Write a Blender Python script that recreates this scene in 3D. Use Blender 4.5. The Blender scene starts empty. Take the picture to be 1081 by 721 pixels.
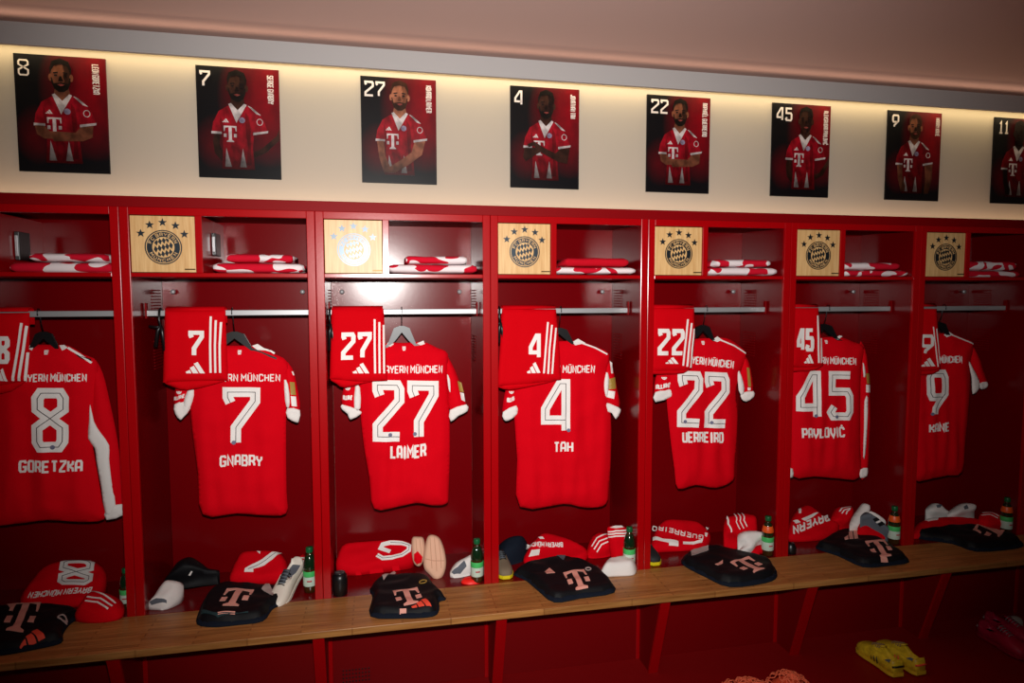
import bpy, bmesh, math, random
from mathutils import Vector, Matrix, noise
from mathutils.geometry import delaunay_2d_cdt
random.seed(7)
SC = bpy.context.scene
COL = SC.collection

# ------------------------------------------------------------------ camera
U = 0.86                      # width of one locker in metres
ZB = 0.516                    # height of the bench top
CAM = Vector((1.34350567 * U, -3.82261902 * U, 1.77079749 * U + ZB))
YAW, PITCH, ROLL, FPX = 0.202959524, -0.0710843778, -0.00129757785, 683.410563
_cy, _sy, _cp, _sp = math.cos(YAW), math.sin(YAW), math.cos(PITCH), math.sin(PITCH)
FWD = Vector((_sy * _cp, _cy * _cp, _sp))
_r0 = Vector((_cy, -_sy, 0)); _u0 = _r0.cross(FWD)
RGT = _r0 * math.cos(ROLL) + _u0 * math.sin(ROLL)
UPV = _u0 * math.cos(ROLL) - _r0 * math.sin(ROLL)
cd = bpy.data.cameras.new('camera'); cam = bpy.data.objects.new('camera', cd); COL.objects.link(cam)
cd.sensor_width = 36.0; cd.sensor_fit = 'HORIZONTAL'; cd.lens = FPX / 1081.0 * 36.0
cd.clip_start = 0.05
m3 = Matrix((RGT, UPV, -FWD)).transposed()
cam.matrix_world = Matrix.Translation(CAM) @ m3.to_4x4()
SC.camera = cam

# ------------------------------------------------------------------ world, lights, exposure
SC.view_settings.view_transform = 'Standard'; SC.view_settings.look = 'None'
SC.view_settings.exposure = 0.0; SC.view_settings.gamma = 1.0; SC.view_settings.use_curve_mapping = False
W = bpy.data.worlds.new('world'); SC.world = W; W.use_nodes = True
W.node_tree.nodes['Background'].inputs[0].default_value = (1.0, 0.72, 0.6, 1)
W.node_tree.nodes['Background'].inputs[1].default_value = 0.012

def lamp(name, kind, loc, energy, color=(1, 1, 1), target=None, **kw):
    l = bpy.data.lights.new(name, kind); l.energy = energy; l.color = color
    for k, v in kw.items(): setattr(l, k, v)
    o = bpy.data.objects.new(name, l); COL.objects.link(o); o.location = loc
    if target is not None:
        o.rotation_euler = (Vector(target) - Vector(loc)).to_track_quat('-Z', 'Y').to_euler()
    return o
FLASH = CAM + UPV * 0.20 + RGT * 0.015
# the photographer's flash, mounted above the lens
lamp('camera_flash', 'SPOT', FLASH, 540, (1.0, 0.97, 0.93), target=(2.1 * U, 0.0, 2.15), spot_size=math.radians(97), spot_blend=1.0, shadow_soft_size=0.03)
# warm LED strips hidden in the ceiling pelmet and behind the cornice
XL, XR = -1.7 * U, 7.6 * U
XM, XW = (XL + XR) / 2, XR - XL
WARM = (1.0, 0.76, 0.40)
lamp('pelmet_wall_light', 'AREA', (XM, 0.49, 3.322), 11, WARM, target=(XM, 0.53, 3.0), shape='RECTANGLE', size=XW, size_y=0.03)
lamp('pelmet_ceiling_light', 'AREA', (XM, 0.43, 3.362), 2.0, (1.0, 0.68, 0.48), target=(XM, 0.2, 3.6), shape='RECTANGLE', size=XW, size_y=0.03)
lamp('cornice_wall_light', 'AREA', (XM, 0.48, 2.525), 4.6, (1.0, 0.64, 0.38), target=(XM, 0.53, 2.75), shape='RECTANGLE', size=XW, size_y=0.03)

# ------------------------------------------------------------------ pixel -> place
def ray(px, py):
    return (RGT * ((px - 540.5) / FPX) + UPV * ((360.5 - py) / FPX) + FWD)
def hit(px, py, P, n):
    d = ray(px, py); t = (Vector(P) - CAM).dot(n) / d.dot(n)
    return CAM + d * t
def at(px, py, Y): return hit(px, py, (0, Y, 0), Vector((0, 1, 0)))
def onz(px, py, z): return hit(px, py, (0, 0, z), Vector((0, 0, 1)))

# ------------------------------------------------------------------ materials
def lin(c): return tuple(((v / 255.0) / 12.92 if v <= 10 else ((v / 255.0 + 0.055) / 1.055) ** 2.4) for v in c)
MATS = {}
def mat(name, rgb, rough=0.6, metal=0.0, spec=0.5, bump=0.0, bscale=200.0, vary=0.0, vscale=6.0, sheen=0.0, trans=0.0, emit=None, estr=0.0, coat=0.0):
    if name in MATS: return MATS[name]
    m = bpy.data.materials.new(name); m.use_nodes = True; nt = m.node_tree; b = nt.nodes['Principled BSDF']
    c = lin(rgb) + (1,)
    b.inputs['Base Color'].default_value = c; b.inputs['Roughness'].default_value = rough
    b.inputs['Metallic'].default_value = metal; b.inputs['Specular IOR Level'].default_value = spec
    if sheen: b.inputs['Sheen Weight'].default_value = sheen
    if coat: b.inputs['Coat Weight'].default_value = coat
    if trans: b.inputs['Transmission Weight'].default_value = trans
    if emit: b.inputs['Emission Color'].default_value = lin(emit) + (1,); b.inputs['Emission Strength'].default_value = estr
    tc = nt.nodes.new('ShaderNodeTexCoord')
    if vary:
        n = nt.nodes.new('ShaderNodeTexNoise'); n.inputs['Scale'].default_value = vscale; n.inputs['Detail'].default_value = 4
        r = nt.nodes.new('ShaderNodeValToRGB')
        r.color_ramp.elements[0].color = tuple(v * (1 - vary) for v in c[:3]) + (1,); r.color_ramp.elements[0].position = .3
        r.color_ramp.elements[1].color = tuple(min(1, v * (1 + vary)) for v in c[:3]) + (1,); r.color_ramp.elements[1].position = .7
        nt.links.new(tc.outputs['Object'], n.inputs['Vector']); nt.links.new(n.outputs['Fac'], r.inputs['Fac']); nt.links.new(r.outputs['Color'], b.inputs['Base Color'])
    if bump:
        n = nt.nodes.new('ShaderNodeTexNoise'); n.inputs['Scale'].default_value = bscale; n.inputs['Detail'].default_value = 3
        bp = nt.nodes.new('ShaderNodeBump'); bp.inputs['Strength'].default_value = bump; bp.inputs['Distance'].default_value = 0.002
        nt.links.new(tc.outputs['Object'], n.inputs['Vector']); nt.links.new(n.outputs['Fac'], bp.inputs['Height']); nt.links.new(bp.outputs['Normal'], b.inputs['Normal'])
    MATS[name] = m; return m

def wood(name, dark, light, stretch, rough=0.4, plank=None):
    m = bpy.data.materials.new(name); m.use_nodes = True; nt = m.node_tree; b = nt.nodes['Principled BSDF']
    tc = nt.nodes.new('ShaderNodeTexCoord'); mp = nt.nodes.new('ShaderNodeMapping'); mp.inputs['Scale'].default_value = stretch
    n = nt.nodes.new('ShaderNodeTexNoise'); n.inputs['Scale'].default_value = 3; n.inputs['Detail'].default_value = 8; n.inputs['Roughness'].default_value = .65
    r = nt.nodes.new('ShaderNodeValToRGB')
    r.color_ramp.elements[0].color = lin(dark) + (1,); r.color_ramp.elements[0].position = .3
    r.color_ramp.elements[1].color = lin(light) + (1,); r.color_ramp.elements[1].position = .7
    L = nt.links.new
    L(tc.outputs['Object'], mp.inputs['Vector']); L(mp.outputs['Vector'], n.inputs['Vector']); L(n.outputs['Fac'], r.inputs['Fac'])
    out = r.outputs['Color']
    if plank:
        br = nt.nodes.new('ShaderNodeTexBrick'); mp2 = nt.nodes.new('ShaderNodeMapping'); mp2.inputs['Scale'].default_value = plank[0]
        mp2.inputs['Rotation'].default_value = plank[1]
        br.inputs['Color1'].default_value = (1, 1, 1, 1); br.inputs['Color2'].default_value = (.74, .72, .70, 1); br.inputs['Mortar'].default_value = (.6, .55, .5, 1)
        br.inputs['Mortar Size'].default_value = .004; br.inputs['Scale'].default_value = 1
        mx = nt.nodes.new('ShaderNodeMixRGB'); mx.blend_type = 'MULTIPLY'; mx.inputs[0].default_value = 1
        L(tc.outputs['Object'], mp2.inputs['Vector']); L(mp2.outputs['Vector'], br.inputs['Vector']); L(out, mx.inputs[1]); L(br.outputs['Color'], mx.inputs[2]); out = mx.outputs['Color']
    L(out, b.inputs['Base Color']); b.inputs['Roughness'].default_value = rough
    MATS[name] = m; return m

def towel_mat(name, seed, red=(205, 20, 45), white=(238, 226, 228), scale=9.0, thr=.5):
    m = bpy.data.materials.new(name); m.use_nodes = True; nt = m.node_tree; b = nt.nodes['Principled BSDF']; L = nt.links.new
    tc = nt.nodes.new('ShaderNodeTexCoord'); mp = nt.nodes.new('ShaderNodeMapping')
    mp.inputs['Location'].default_value = (seed * 3.1, seed * 1.7, seed * .37); mp.inputs['Scale'].default_value = (1.0, .7, 1.9)
    w = nt.nodes.new('ShaderNodeTexNoise'); w.inputs['Scale'].default_value = scale; w.inputs['Detail'].default_value = 0.0; w.inputs['Distortion'].default_value = .9
    r = nt.nodes.new('ShaderNodeValToRGB'); r.color_ramp.interpolation = 'CONSTANT'
    r.color_ramp.elements[0].color = lin(red) + (1,); r.color_ramp.elements[1].position = thr; r.color_ramp.elements[1].color = lin(white) + (1,)
    L(tc.outputs['Object'], mp.inputs['Vector']); L(mp.outputs['Vector'], w.inputs['Vector']); L(w.outputs['Fac'], r.inputs['Fac']); L(r.outputs['Color'], b.inputs['Base Color'])
    n = nt.nodes.new('ShaderNodeTexNoise'); n.inputs['Scale'].default_value = 350
    bp = nt.nodes.new('ShaderNodeBump'); bp.inputs['Strength'].default_value = .6; bp.inputs['Distance'].default_value = .003
    L(tc.outputs['Object'], n.inputs['Vector']); L(n.outputs['Fac'], bp.inputs['Height']); L(bp.outputs['Normal'], b.inputs['Normal'])
    b.inputs['Roughness'].default_value = .95; b.inputs['Specular IOR Level'].default_value = .1
    return m

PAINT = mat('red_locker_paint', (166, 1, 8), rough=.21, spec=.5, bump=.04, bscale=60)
PAINT_SHADE = mat('shaded_red_locker_paint', (112, 1, 7), rough=.2, spec=.28, bump=.03, bscale=40)  # same locker paint darkened, shade inside the bays put into its colour
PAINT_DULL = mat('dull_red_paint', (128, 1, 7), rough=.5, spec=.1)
FLOORM = mat('dark_red_floor', (146, 4, 9), rough=.55, spec=.3, bump=.1, bscale=300)
WALLM = mat('cream_wall_paint', (190, 180, 165), rough=.9, spec=.1)
CEILM = mat('white_ceiling_paint', (205, 176, 168), rough=.92, spec=.1)
PELM = mat('grey_white_pelmet_paint', (178, 175, 174), rough=.8, spec=.2)
BENCHW = wood('oak_bench_wood', (150, 92, 42), (205, 146, 82), (1.2, 22, 22), .38, ((1.1, 11, 11), (0, 0, 0)))
DOORW = wood('pale_oak_door_wood', (205, 155, 96), (236, 196, 138), (26, 26, 1.6), .42)
INK = mat('dark_metallic_ink', (70, 78, 86), rough=.34, metal=.85)
CHROME = mat('brushed_steel', (176, 176, 178), rough=.42, metal=.45)
RED = mat('red_jersey_fabric', (215, 3, 22), rough=.8, spec=.04, bump=.15, bscale=700)
RED2 = mat('red_shorts_fabric', (207, 2, 16), rough=.8, spec=.04, bump=.15, bscale=700)
WHITE = mat('white_fabric', (236, 230, 226), rough=.8, spec=.15, bump=.12, bscale=500)
PRINT = mat('white_print', (244, 238, 234), rough=.6, spec=.2)
LINE = mat('grey_print_line', (70, 56, 62), rough=.6)
CREST = mat('grey_blue_crest_print', (112, 112, 138), rough=.6)
BLACKF = mat('black_fabric', (13, 13, 17), rough=.62, spec=.22, bump=.2, bscale=500)
NAVY = mat('navy_fabric', (22, 28, 40), rough=.85, spec=.1, bump=.2, bscale=500)
PINK = mat('salmon_pink_print', (238, 168, 152), rough=.6, spec=.2)
CORAL = mat('coral_print', (246, 84, 62), rough=.6, spec=.2)
BLACKP = mat('black_plastic', (16, 16, 18), rough=.35, spec=.5)
GREYP = mat('grey_plastic', (92, 94, 96), rough=.38, spec=.5)
GREYF = mat('grey_fabric', (92, 98, 108), rough=.85, bump=.2, bscale=400)
BEIGE = mat('beige_foam', (226, 178, 150), rough=.75, spec=.2, bump=.15, bscale=300)
GOLD = mat('gold_badge_print', (168, 136, 60), rough=.45)

# ------------------------------------------------------------------ object helpers
def tag(o, label, cat, group=None, kind=None):
    o['label'] = label; o['category'] = cat
    if group: o['group'] = group
    if kind: o['kind'] = kind
    return o
def thing(name, loc, label, cat, group=None):
    o = bpy.data.objects.new(name, None); COL.objects.link(o); o.location = loc; o.empty_display_size = .05
    return tag(o, label, cat, group)
def wloc(o):
    v = Vector((0, 0, 0))
    while o is not None: v += Vector(o.location); o = o.parent
    return v
def mk(name, verts, faces, m, parent=None, smooth=True, origin=None, uv=None):
    """verts in world space; the object's own origin is its parent's (or `origin`)"""
    org = wloc(parent) if parent is not None else Vector(origin if origin is not None else (0, 0, 0))
    me = bpy.data.meshes.new(name); me.from_pydata([tuple(Vector(v) - org) for v in verts], [], [tuple(f) for f in faces]); me.update()
    me.materials.append(m)
    if uv is not None:
        l = me.uv_layers.new(name='UVMap')
        for lp in me.loops: l.data[lp.index].uv = uv[lp.vertex_index]
    bm = bmesh.new(); bm.from_mesh(me); bmesh.ops.recalc_face_normals(bm, faces=bm.faces[:]); bm.to_mesh(me); bm.free()
    if smooth:
        for p in me.polygons: p.use_smooth = True
    o = bpy.data.objects.new(name, me); COL.objects.link(o)
    if parent is not None: o.parent = parent
    else: o.location = org
    return o
def from_bm(name, bm, m, parent=None, origin=None, smooth=False):
    vs = [v.co.copy() for v in bm.verts]; bm.verts.index_update()
    fs = [[v.index for v in f.verts] for f in bm.faces]; bm.free()
    return mk(name, vs, fs, m, parent, smooth, origin)
def bx(bm, x0, x1, y0, y1, z0, z1, bev=0.0):
    r = bmesh.ops.create_cube(bm, size=1.0)
    vs = r['verts']
    for v in vs: v.co = Vector((x0 if v.co.x < 0 else x1, y0 if v.co.y < 0 else y1, z0 if v.co.z < 0 else z1))
    if bev:
        es = list({e for v in vs for e in v.link_edges})
        bmesh.ops.bevel(bm, geom=es, offset=bev, segments=2, profile=.5, affect='EDGES')
def box(name, x0, x1, y0, y1, z0, z1, m, parent=None, bev=0.0, origin=None):
    bm = bmesh.new(); bx(bm, x0, x1, y0, y1, z0, z1, bev); return from_bm(name, bm, m, parent, origin)
def boxes(name, L, m, parent=None, bev=0.0, origin=None):
    bm = bmesh.new()
    for b in L: bx(bm, *b, bev)
    return from_bm(name, bm, m, parent, origin)
def tube_geo(path, r, seg=8, rz=None):
    path = [Vector(p) for p in path]; vs, fs = [], []
    n = len(path); up0 = Vector((0.31, 0.17, 0.93)).normalized(); prev = None
    for i, p in enumerate(path):
        t = (path[min(i + 1, n - 1)] - path[max(i - 1, 0)]).normalized()
        a = t.cross(up0) if prev is None else prev - t * prev.dot(t)
        if a.length < 1e-5: a = t.orthogonal()
        a.normalize(); b = t.cross(a); prev = a
        rr = r[i] if isinstance(r, (list, tuple)) else r
        for k in range(seg):
            an = 2 * math.pi * k / seg
            vs.append(p + a * (rr * math.cos(an)) + b * ((rz if rz else rr) * math.sin(an)))
    for i in range(n - 1):
        for k in range(seg):
            fs.append((i * seg + k, i * seg + (k + 1) % seg, (i + 1) * seg + (k + 1) % seg, (i + 1) * seg + k))
    fs.append(tuple(range(seg))); fs.append(tuple((n - 1) * seg + k for k in range(seg)))
    return vs, fs
def tube(name, path, r, m, parent=None, seg=8, origin=None):
    vs, fs = tube_geo(path, r, seg); return mk(name, vs, fs, m, parent, True, origin)
def tubes(name, paths, r, m, parent=None, seg=6, origin=None):
    V, F = [], []
    for p in paths:
        vs, fs = tube_geo(p, r, seg); o = len(V); V += vs; F += [tuple(i + o for i in f) for f in fs]
    return mk(name, V, F, m, parent, True, origin)
def lathe(name, prof, c, m, parent=None, seg=24, origin=None, axis=None):
    vs, fs = [], []; c = Vector(c)
    for r, z in prof:
        for k in range(seg):
            a = 2 * math.pi * k / seg
            vs.append(c + Vector((r * math.cos(a), r * math.sin(a), z)))
    for i in range(len(prof) - 1):
        for k in range(seg):
            fs.append((i * seg + k, i * seg + (k + 1) % seg, (i + 1) * seg + (k + 1) % seg, (i + 1) * seg + k))
    fs.append(tuple(range(seg))); fs.append(tuple((len(prof) - 1) * seg + k for k in range(seg)))
    return mk(name, vs, fs, m, parent, True, origin)

# ------------------------------------------------------------------ cloth: a padded sheet with its own front relief
def catmull(pts, sub=4):
    n = len(pts); out = []
    for i in range(n):
        p0, p1, p2, p3 = (Vector(pts[(i + k - 1) % n]) for k in range(4))
        for s in range(sub):
            t = s / sub
            out.append(.5 * ((2 * p1) + (-p0 + p2) * t + (2 * p0 - 5 * p1 + 4 * p2 - p3) * t * t + (-p0 + 3 * p1 - 3 * p2 + p3) * t ** 3))
    return out
def resample(pts, sp):
    out = []; n = len(pts)
    for i in range(n):
        a, b = Vector(pts[i]), Vector(pts[(i + 1) % n]); k = max(1, int(math.ceil((b - a).length / sp)))
        for s in range(k): out.append(a.lerp(b, s / k))
    return out
def inside(p, poly):
    c = False; n = len(poly); j = n - 1
    for i in range(n):
        a, b = poly[i], poly[j]
        if (a.y > p.y) != (b.y > p.y) and p.x < (b.x - a.x) * (p.y - a.y) / (b.y - a.y) + a.x: c = not c
        j = i
    return c
def segd(p, poly):
    d = 1e9; n = len(poly)
    for i in range(n):
        a, b = poly[i], poly[(i + 1) % n]; ab = b - a; l = ab.length_squared
        t = 0 if l == 0 else max(0, min(1, (p - a).dot(ab) / l)); q = (a + ab * t - p).length_squared
        if q < d: d = q
    return math.sqrt(d)
def tri_poly(poly, sp):
    """triangles filling a 2D polygon with inner points"""
    b = resample(poly, sp); n = len(b); pts = list(b)
    x0, x1 = min(p.x for p in b), max(p.x for p in b); y0, y1 = min(p.y for p in b), max(p.y for p in b)
    row = 0; y = y0 + sp * .5
    while y < y1:
        x = x0 + (sp * .5 if row % 2 else sp * .25)
        while x < x1:
            p = Vector((x, y))
            if inside(p, b) and segd(p, b) > .45 * sp: pts.append(p)
            x += sp
        y += sp * .87; row += 1
    r = delaunay_2d_cdt(pts, [(i, (i + 1) % n) for i in range(n)], [], 1, 1e-7)
    return r[0], [tuple(f) for f in r[2]], b
class Surf:
    def __init__(s, O, n, parent=None):
        s.O = Vector(O); s.en = Vector(n).normalized(); s.parent = parent
        s.ex = (Vector((1, 0, 0)) - s.en * s.en.x).normalized(); s.ey = s.en.cross(s.ex)
        s.layer = 0
    def to2(s, P): d = P - s.O; return Vector((d.dot(s.ex), d.dot(s.ey)))
    def base2(s, px, py): return s.to2(hit(px, py, s.O, s.en))
    def height(s, q): return 0.0
    def px(s, p):
        h = 0.0; q = None
        for _ in range(8):
            q = s.to2(hit(p[0], p[1], s.O + s.en * h, s.en)); h = .5 * h + .5 * s.height(q)
        return q
    def pt(s, q, off=0.0): return s.O + s.ex * q.x + s.ey * q.y + s.en * (s.height(q) + off)
    # decals -------------------------------------------------------
    def strips(s, lines, w):
        V, F = [], []
        for L in lines:
            L = [Vector(p) for p in L]; closed = (L[0] - L[-1]).length < 1e-6 and len(L) > 2
            if closed: L = L[:-1]
            n = len(L); lr = []
            for i in range(n):
                a = L[(i - 1) % n] if (closed or i > 0) else None; c = L[(i + 1) % n] if (closed or i < n - 1) else None
                d1 = (L[i] - a).normalized() if a is not None else None; d2 = (c - L[i]).normalized() if c is not None else None
                if d1 is None: d1 = d2
                if d2 is None: d2 = d1
                n1 = Vector((-d1.y, d1.x)); n2 = Vector((-d2.y, d2.x)); mm = n1 + n2
                if mm.length < 1e-4: mm = n1
                mm.normalize(); k = 1 / max(.45, mm.dot(n1))
                lr.append((L[i] + mm * (w * .5 * k), L[i] - mm * (w * .5 * k)))
            rng = range(n) if closed else range(n - 1)
            for i in rng:
                j = (i + 1) % n; o = len(V); V += [lr[i][0], lr[i][1], lr[j][1], lr[j][0]]; F.append((o, o + 1, o + 2, o + 3))
        return V, F
    def decal(s, name, m, polys=(), lines=(), w=.01, off=.0025, sp=.012, parent=None, thick=.0012, uv=None):
        """polys: 2D polygons, lines: 2D polylines of width w, laid on the surface with a little thickness"""
        V, F = [], []
        for P in polys:
            v, f, _ = tri_poly([Vector(p) for p in P], sp); o = len(V); V += list(v); F += [tuple(i + o for i in t) for t in f]
        if lines:
            v, f = s.strips(lines, w)
            bm = bmesh.new(); vs = [bm.verts.new((p.x, p.y, 0)) for p in v]
            for t in f:
                try: bm.faces.new([vs[i] for i in t])
                except ValueError: pass
            for _ in range(5):
                es = [e for e in bm.edges if e.calc_length() > sp * 1.5]
                if not es: break
                bmesh.ops.subdivide_edges(bm, edges=es, cuts=1, use_grid_fill=True)
            bmesh.ops.triangulate(bm, faces=bm.faces[:]); bm.verts.index_update(); o = len(V)
            V += [Vector((q.co.x, q.co.y)) for q in bm.verts]; F += [tuple(q.index + o for q in t.verts) for t in bm.faces]; bm.free()
        n = len(V)
        top = [s.pt(q, off + thick) for q in V]
        # face orientation and side walls
        F2 = []
        for t in F:
            a, b, c = (V[i] for i in t[:3]); F2.append(t if (b - a).cross(c - a) > 0 else tuple(reversed(t)))
        ec = {}
        for t in F2:
            for i in range(len(t)): ec[(t[i], t[(i + 1) % len(t)])] = 1
        bot = [s.pt(q, off - .0015) for q in V]
        walls = [(a, a + n, b + n, b) for (a, b) in ec if (b, a) not in ec]
        org = wloc(parent or s.parent)
        me = bpy.data.meshes.new(name)
        me.from_pydata([tuple(p - org) for p in top + bot], [], F2 + walls); me.update(); me.materials.append(m)
        if uv:
            l = me.uv_layers.new(name='UVMap'); VV = V + V
            for lp in me.loops: q = VV[lp.vertex_index]; l.data[lp.index].uv = (q.x / uv[0], q.y / uv[1])
        o = bpy.data.objects.new(name, me); COL.objects.link(o); o.parent = parent or s.parent
        return o
    def frame(s, bl, br, tl):
        a, b, c = s.px(bl), s.px(br), s.px(tl); return a, b - a, c - a
    def text(s, name, string, m, bl, br, tl, weight=.19, parent=None, off=.0025, line=None, gap=.42, arc=0.0, sp=.012):
        O, X, Y = s.frame(bl, br, tl); lines, wd = layout(string, gap); k = 1.0 / wd
        hgt = Y.length; th = weight * hgt; ins = .5 * weight
        def mp(p):
            x = p[0] * k; y = ins + p[1] * (1 - 2 * ins); y += arc * (1 - (2 * x - 1) ** 2)
            xi = .5 * th / max(1e-6, X.length); x = xi + x * (1 - 2 * xi)
            return O + X * x + Y * y
        LL = [[mp(p) for p in l] for l in lines]
        o = s.decal(name, m, lines=LL, w=th, off=off, parent=parent, sp=sp)
        if line: s.decal('number_line', line, lines=LL, w=max(.0011, th * .07), off=off + .0013, parent=o, sp=sp)
        return o
    def shape(s, name, m, bl, br, tl, polys, parent=None, off=.0025, sp=.012):
        O, X, Y = s.frame(bl, br, tl)
        return s.decal(name, m, polys=[[O + X * p[0] + Y * p[1] for p in P] for P in polys], off=off, parent=parent, sp=sp)
    def pxpoly(s, name, m, polys, parent=None, off=.0025, sp=.012):
        return s.decal(name, m, polys=[[s.px(p) for p in P] for P in polys], off=off, parent=parent, sp=sp)
    def pxlines(s, name, m, lines, w, parent=None, off=.0025, sp=.012):
        return s.decal(name, m, lines=[[s.px(p) for p in P] for P in lines], w=w, off=off, parent=parent, sp=sp)
    def disc(s, c, r, n=20, a0=0.0):
        return [c + Vector((math.cos(a0 + 2 * math.pi * i / n) * r, math.sin(a0 + 2 * math.pi * i / n) * r)) for i in range(n)]

class Cloth(Surf):
    def __init__(s, name, m, O, n, outline, parent=None, front=.02, back=.02, r=.06, wr=None, sp=.016, floor=None, sub=4, tagargs=None, flat2d=None):
        super().__init__(O, n, parent)
        pts = flat2d if flat2d is not None else [s.base2(*p) for p in outline]
        s.out = resample(catmull(pts, sub) if sub > 1 else [Vector(p) for p in pts], sp * 1.2)
        s.front, s.r, s.wr = front, r, wr
        v, f, b = tri_poly(s.out, sp)
        n0 = len(v); D = [segd(q, s.out) for q in v]; edge = [d < 1e-5 for d in D]
        top = [s.pt(q) for q in v]; V = list(top); idx = []
        F = [t if (v[t[1]] - v[t[0]]).cross(v[t[2]] - v[t[0]]) > 0 else tuple(reversed(t)) for t in f]
        if floor is not None:
            for i, q in enumerate(v):
                p = top[i].copy(); p.z = floor; idx.append(len(V)); V.append(p)
        else:
            for i, q in enumerate(v):
                t = min(1, D[i] / s.r); idx.append(len(V)); V.append(s.O + s.ex * q.x + s.ey * q.y - s.en * (.003 + back * (1 - (1 - t) ** 2)))
        FB = [tuple(reversed([idx[i] for i in t])) for t in F]
        if True:
            ec = {}
            for t in F:
                for i in range(3): ec[(t[i], t[(i + 1) % 3])] = 1
            FB += [(a, idx[a], idx[b2], b2) for (a, b2) in ec if (b2, a) not in ec]
        org = None
        if parent is None: org = Vector(s.O)
        s.obj = mk(name, V, F + FB, m, parent, True, org)
        if parent is None: s.parent = s.obj
        if tagargs: tag(s.obj, *tagargs)
    def height(s, q):
        d = segd(q, s.out)
        if not inside(q, s.out): d = 0.0
        t = min(1, d / s.r); h = s.front * (1 - (1 - t) ** 2)
        return h + (s.wr(q.x, q.y) * t if s.wr else 0.0)

def wrinkle(amp, sx, sy, seed):
    def f(a, b): return amp * noise.noise(Vector((a * sx + seed * 7.3, b * sy + seed * 3.1, seed * 1.9)))
    return f
def drape(amp, seed, top, length):
    """vertical folds growing towards the hem plus soft creases"""
    def f(a, b):
        t = max(0, min(1, (top - b) / length))
        return amp * (.25 + .75 * t) * noise.noise(Vector((a * 16 + seed * 5.1, b * 2.2, seed))) + .35 * amp * noise.noise(Vector((a * 9, b * 13 + seed, seed * 2.3)))
    return f

# ------------------------------------------------------------------ squared stroke lettering
G = {
'A': [[(0, 0), (0, .8), (.2, 1), (.8, 1), (1, .8), (1, 0)], [(0, .38), (1, .38)]],
'B': [[(0, .5), (.85, .5), (1, .36), (1, .14), (.85, 0), (0, 0), (0, 1), (.8, 1), (.94, .88), (.94, .62), (.82, .5)]],
'C': [[(1, .76), (1, .85), (.85, 1), (.15, 1), (0, .85), (0, .15), (.15, 0), (.85, 0), (1, .15), (1, .24)]],
'D': [[(0, 0), (0, 1), (.75, 1), (1, .8), (1, .2), (.75, 0), (0, 0)]],
'E': [[(1, 1), (0, 1), (0, 0), (1, 0)], [(0, .5), (.85, .5)]],
'F': [[(1, 1), (0, 1), (0, 0)], [(0, .52), (.85, .52)]],
'G': [[(1, .78), (1, .85), (.85, 1), (.15, 1), (0, .85), (0, .15), (.15, 0), (.85, 0), (1, .15), (1, .45), (.5, .45)]],
'H': [[(0, 0), (0, 1)], [(1, 0), (1, 1)], [(0, .5), (1, .5)]],
'I': [[(.5, 0), (.5, 1)], [(.15, 1), (.85, 1)], [(.15, 0), (.85, 0)]],
'J': [[(1, 1), (1, .15), (.85, 0), (.15, 0), (0, .15), (0, .3)]],
'K': [[(0, 0), (0, 1)], [(1, 1), (.9, .72), (.1, .5), (.9, .3), (1, 0)]],
'L': [[(0, 1), (0, 0), (1, 0)]],
'M': [[(0, 0), (0, 1), (.5, .45), (1, 1), (1, 0)]],
'N': [[(0, 0), (0, 1), (1, 0), (1, 1)]],
'O': [[(.15, 0), (.85, 0), (1, .15), (1, .85), (.85, 1), (.15, 1), (0, .85), (0, .15), (.15, 0)]],
'P': [[(0, 0), (0, 1), (.85, 1), (1, .86), (1, .56), (.85, .42), (0, .42)]],
'R': [[(0, 0), (0, 1), (.85, 1), (1, .86), (1, .6), (.85, .46), (0, .46)], [(.6, .46), (1, .2), (1, 0)]],
'S': [[(1, .8), (1, .87), (.85, 1), (.15, 1), (0, .87), (0, .65), (.12, .53), (.88, .47), (1, .35), (1, .13), (.85, 0), (.15, 0), (0, .13), (0, .2)]],
'T': [[(0, 1), (1, 1)], [(.5, 1), (.5, 0)]],
'U': [[(0, 1), (0, .15), (.15, 0), (.85, 0), (1, .15), (1, 1)]],
'V': [[(0, 1), (0, .45), (.5, 0), (1, .45), (1, 1)]],
'X': [[(0, 0), (1, 1)], [(0, 1), (1, 0)]],
'Y': [[(0, 1), (0, .75), (.5, .45), (1, .75), (1, 1)], [(.5, .45), (.5, 0)]],
'Z': [[(0, 1), (1, 1), (1, .85), (0, .15), (0, 0), (1, 0)]],
'0': [[(.12, 0), (.88, 0), (1, .12), (1, .88), (.88, 1), (.12, 1), (0, .88), (0, .12), (.12, 0)]],
'1': [[(.15, .82), (.5, 1), (.5, 0)], [(.1, 0), (.9, 0)]],
'2': [[(.10, .79), (.0, .90), (.0, 1), (.9, 1), (1, .92), (1, .70), (0, .22), (0, 0), (1, 0)]],
'4': [[(.86, 0), (.86, 1), (.62, 1), (0, .46), (0, .22), (.86, .22)]],
'5': [[(1, 1), (.06, 1), (.06, .6), (.86, .6), (1, .48), (1, .12), (.86, 0), (.12, 0), (0, .1), (.18, .24)]],
'7': [[(.10, .79), (.0, .90), (.0, 1), (1, 1), (1, .82), (.30, .30), (.30, 0)]],
'8': [[(.14, 0), (.86, 0), (1, .1), (1, .36), (0, .70), (0, .9), (.14, 1), (.86, 1), (1, .9), (1, .70), (0, .36), (0, .1), (.14, 0)]],
'9': [[(.26, 0), (.3, .14), (1, .5), (1, .88), (.88, 1), (.12, 1), (0, .88), (0, .52), (.12, .42), (.86, .42)]],
}
for _b, _k in (('Ü', 'U'), ('Ë', 'E')):
    G[_b] = G[_k] + [[(.25, 1.14), (.25, 1.26)], [(.75, 1.14), (.75, 1.26)]]
G['Ć'] = G['C'] + [[(.4, 1.14), (.68, 1.3)]]
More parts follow.
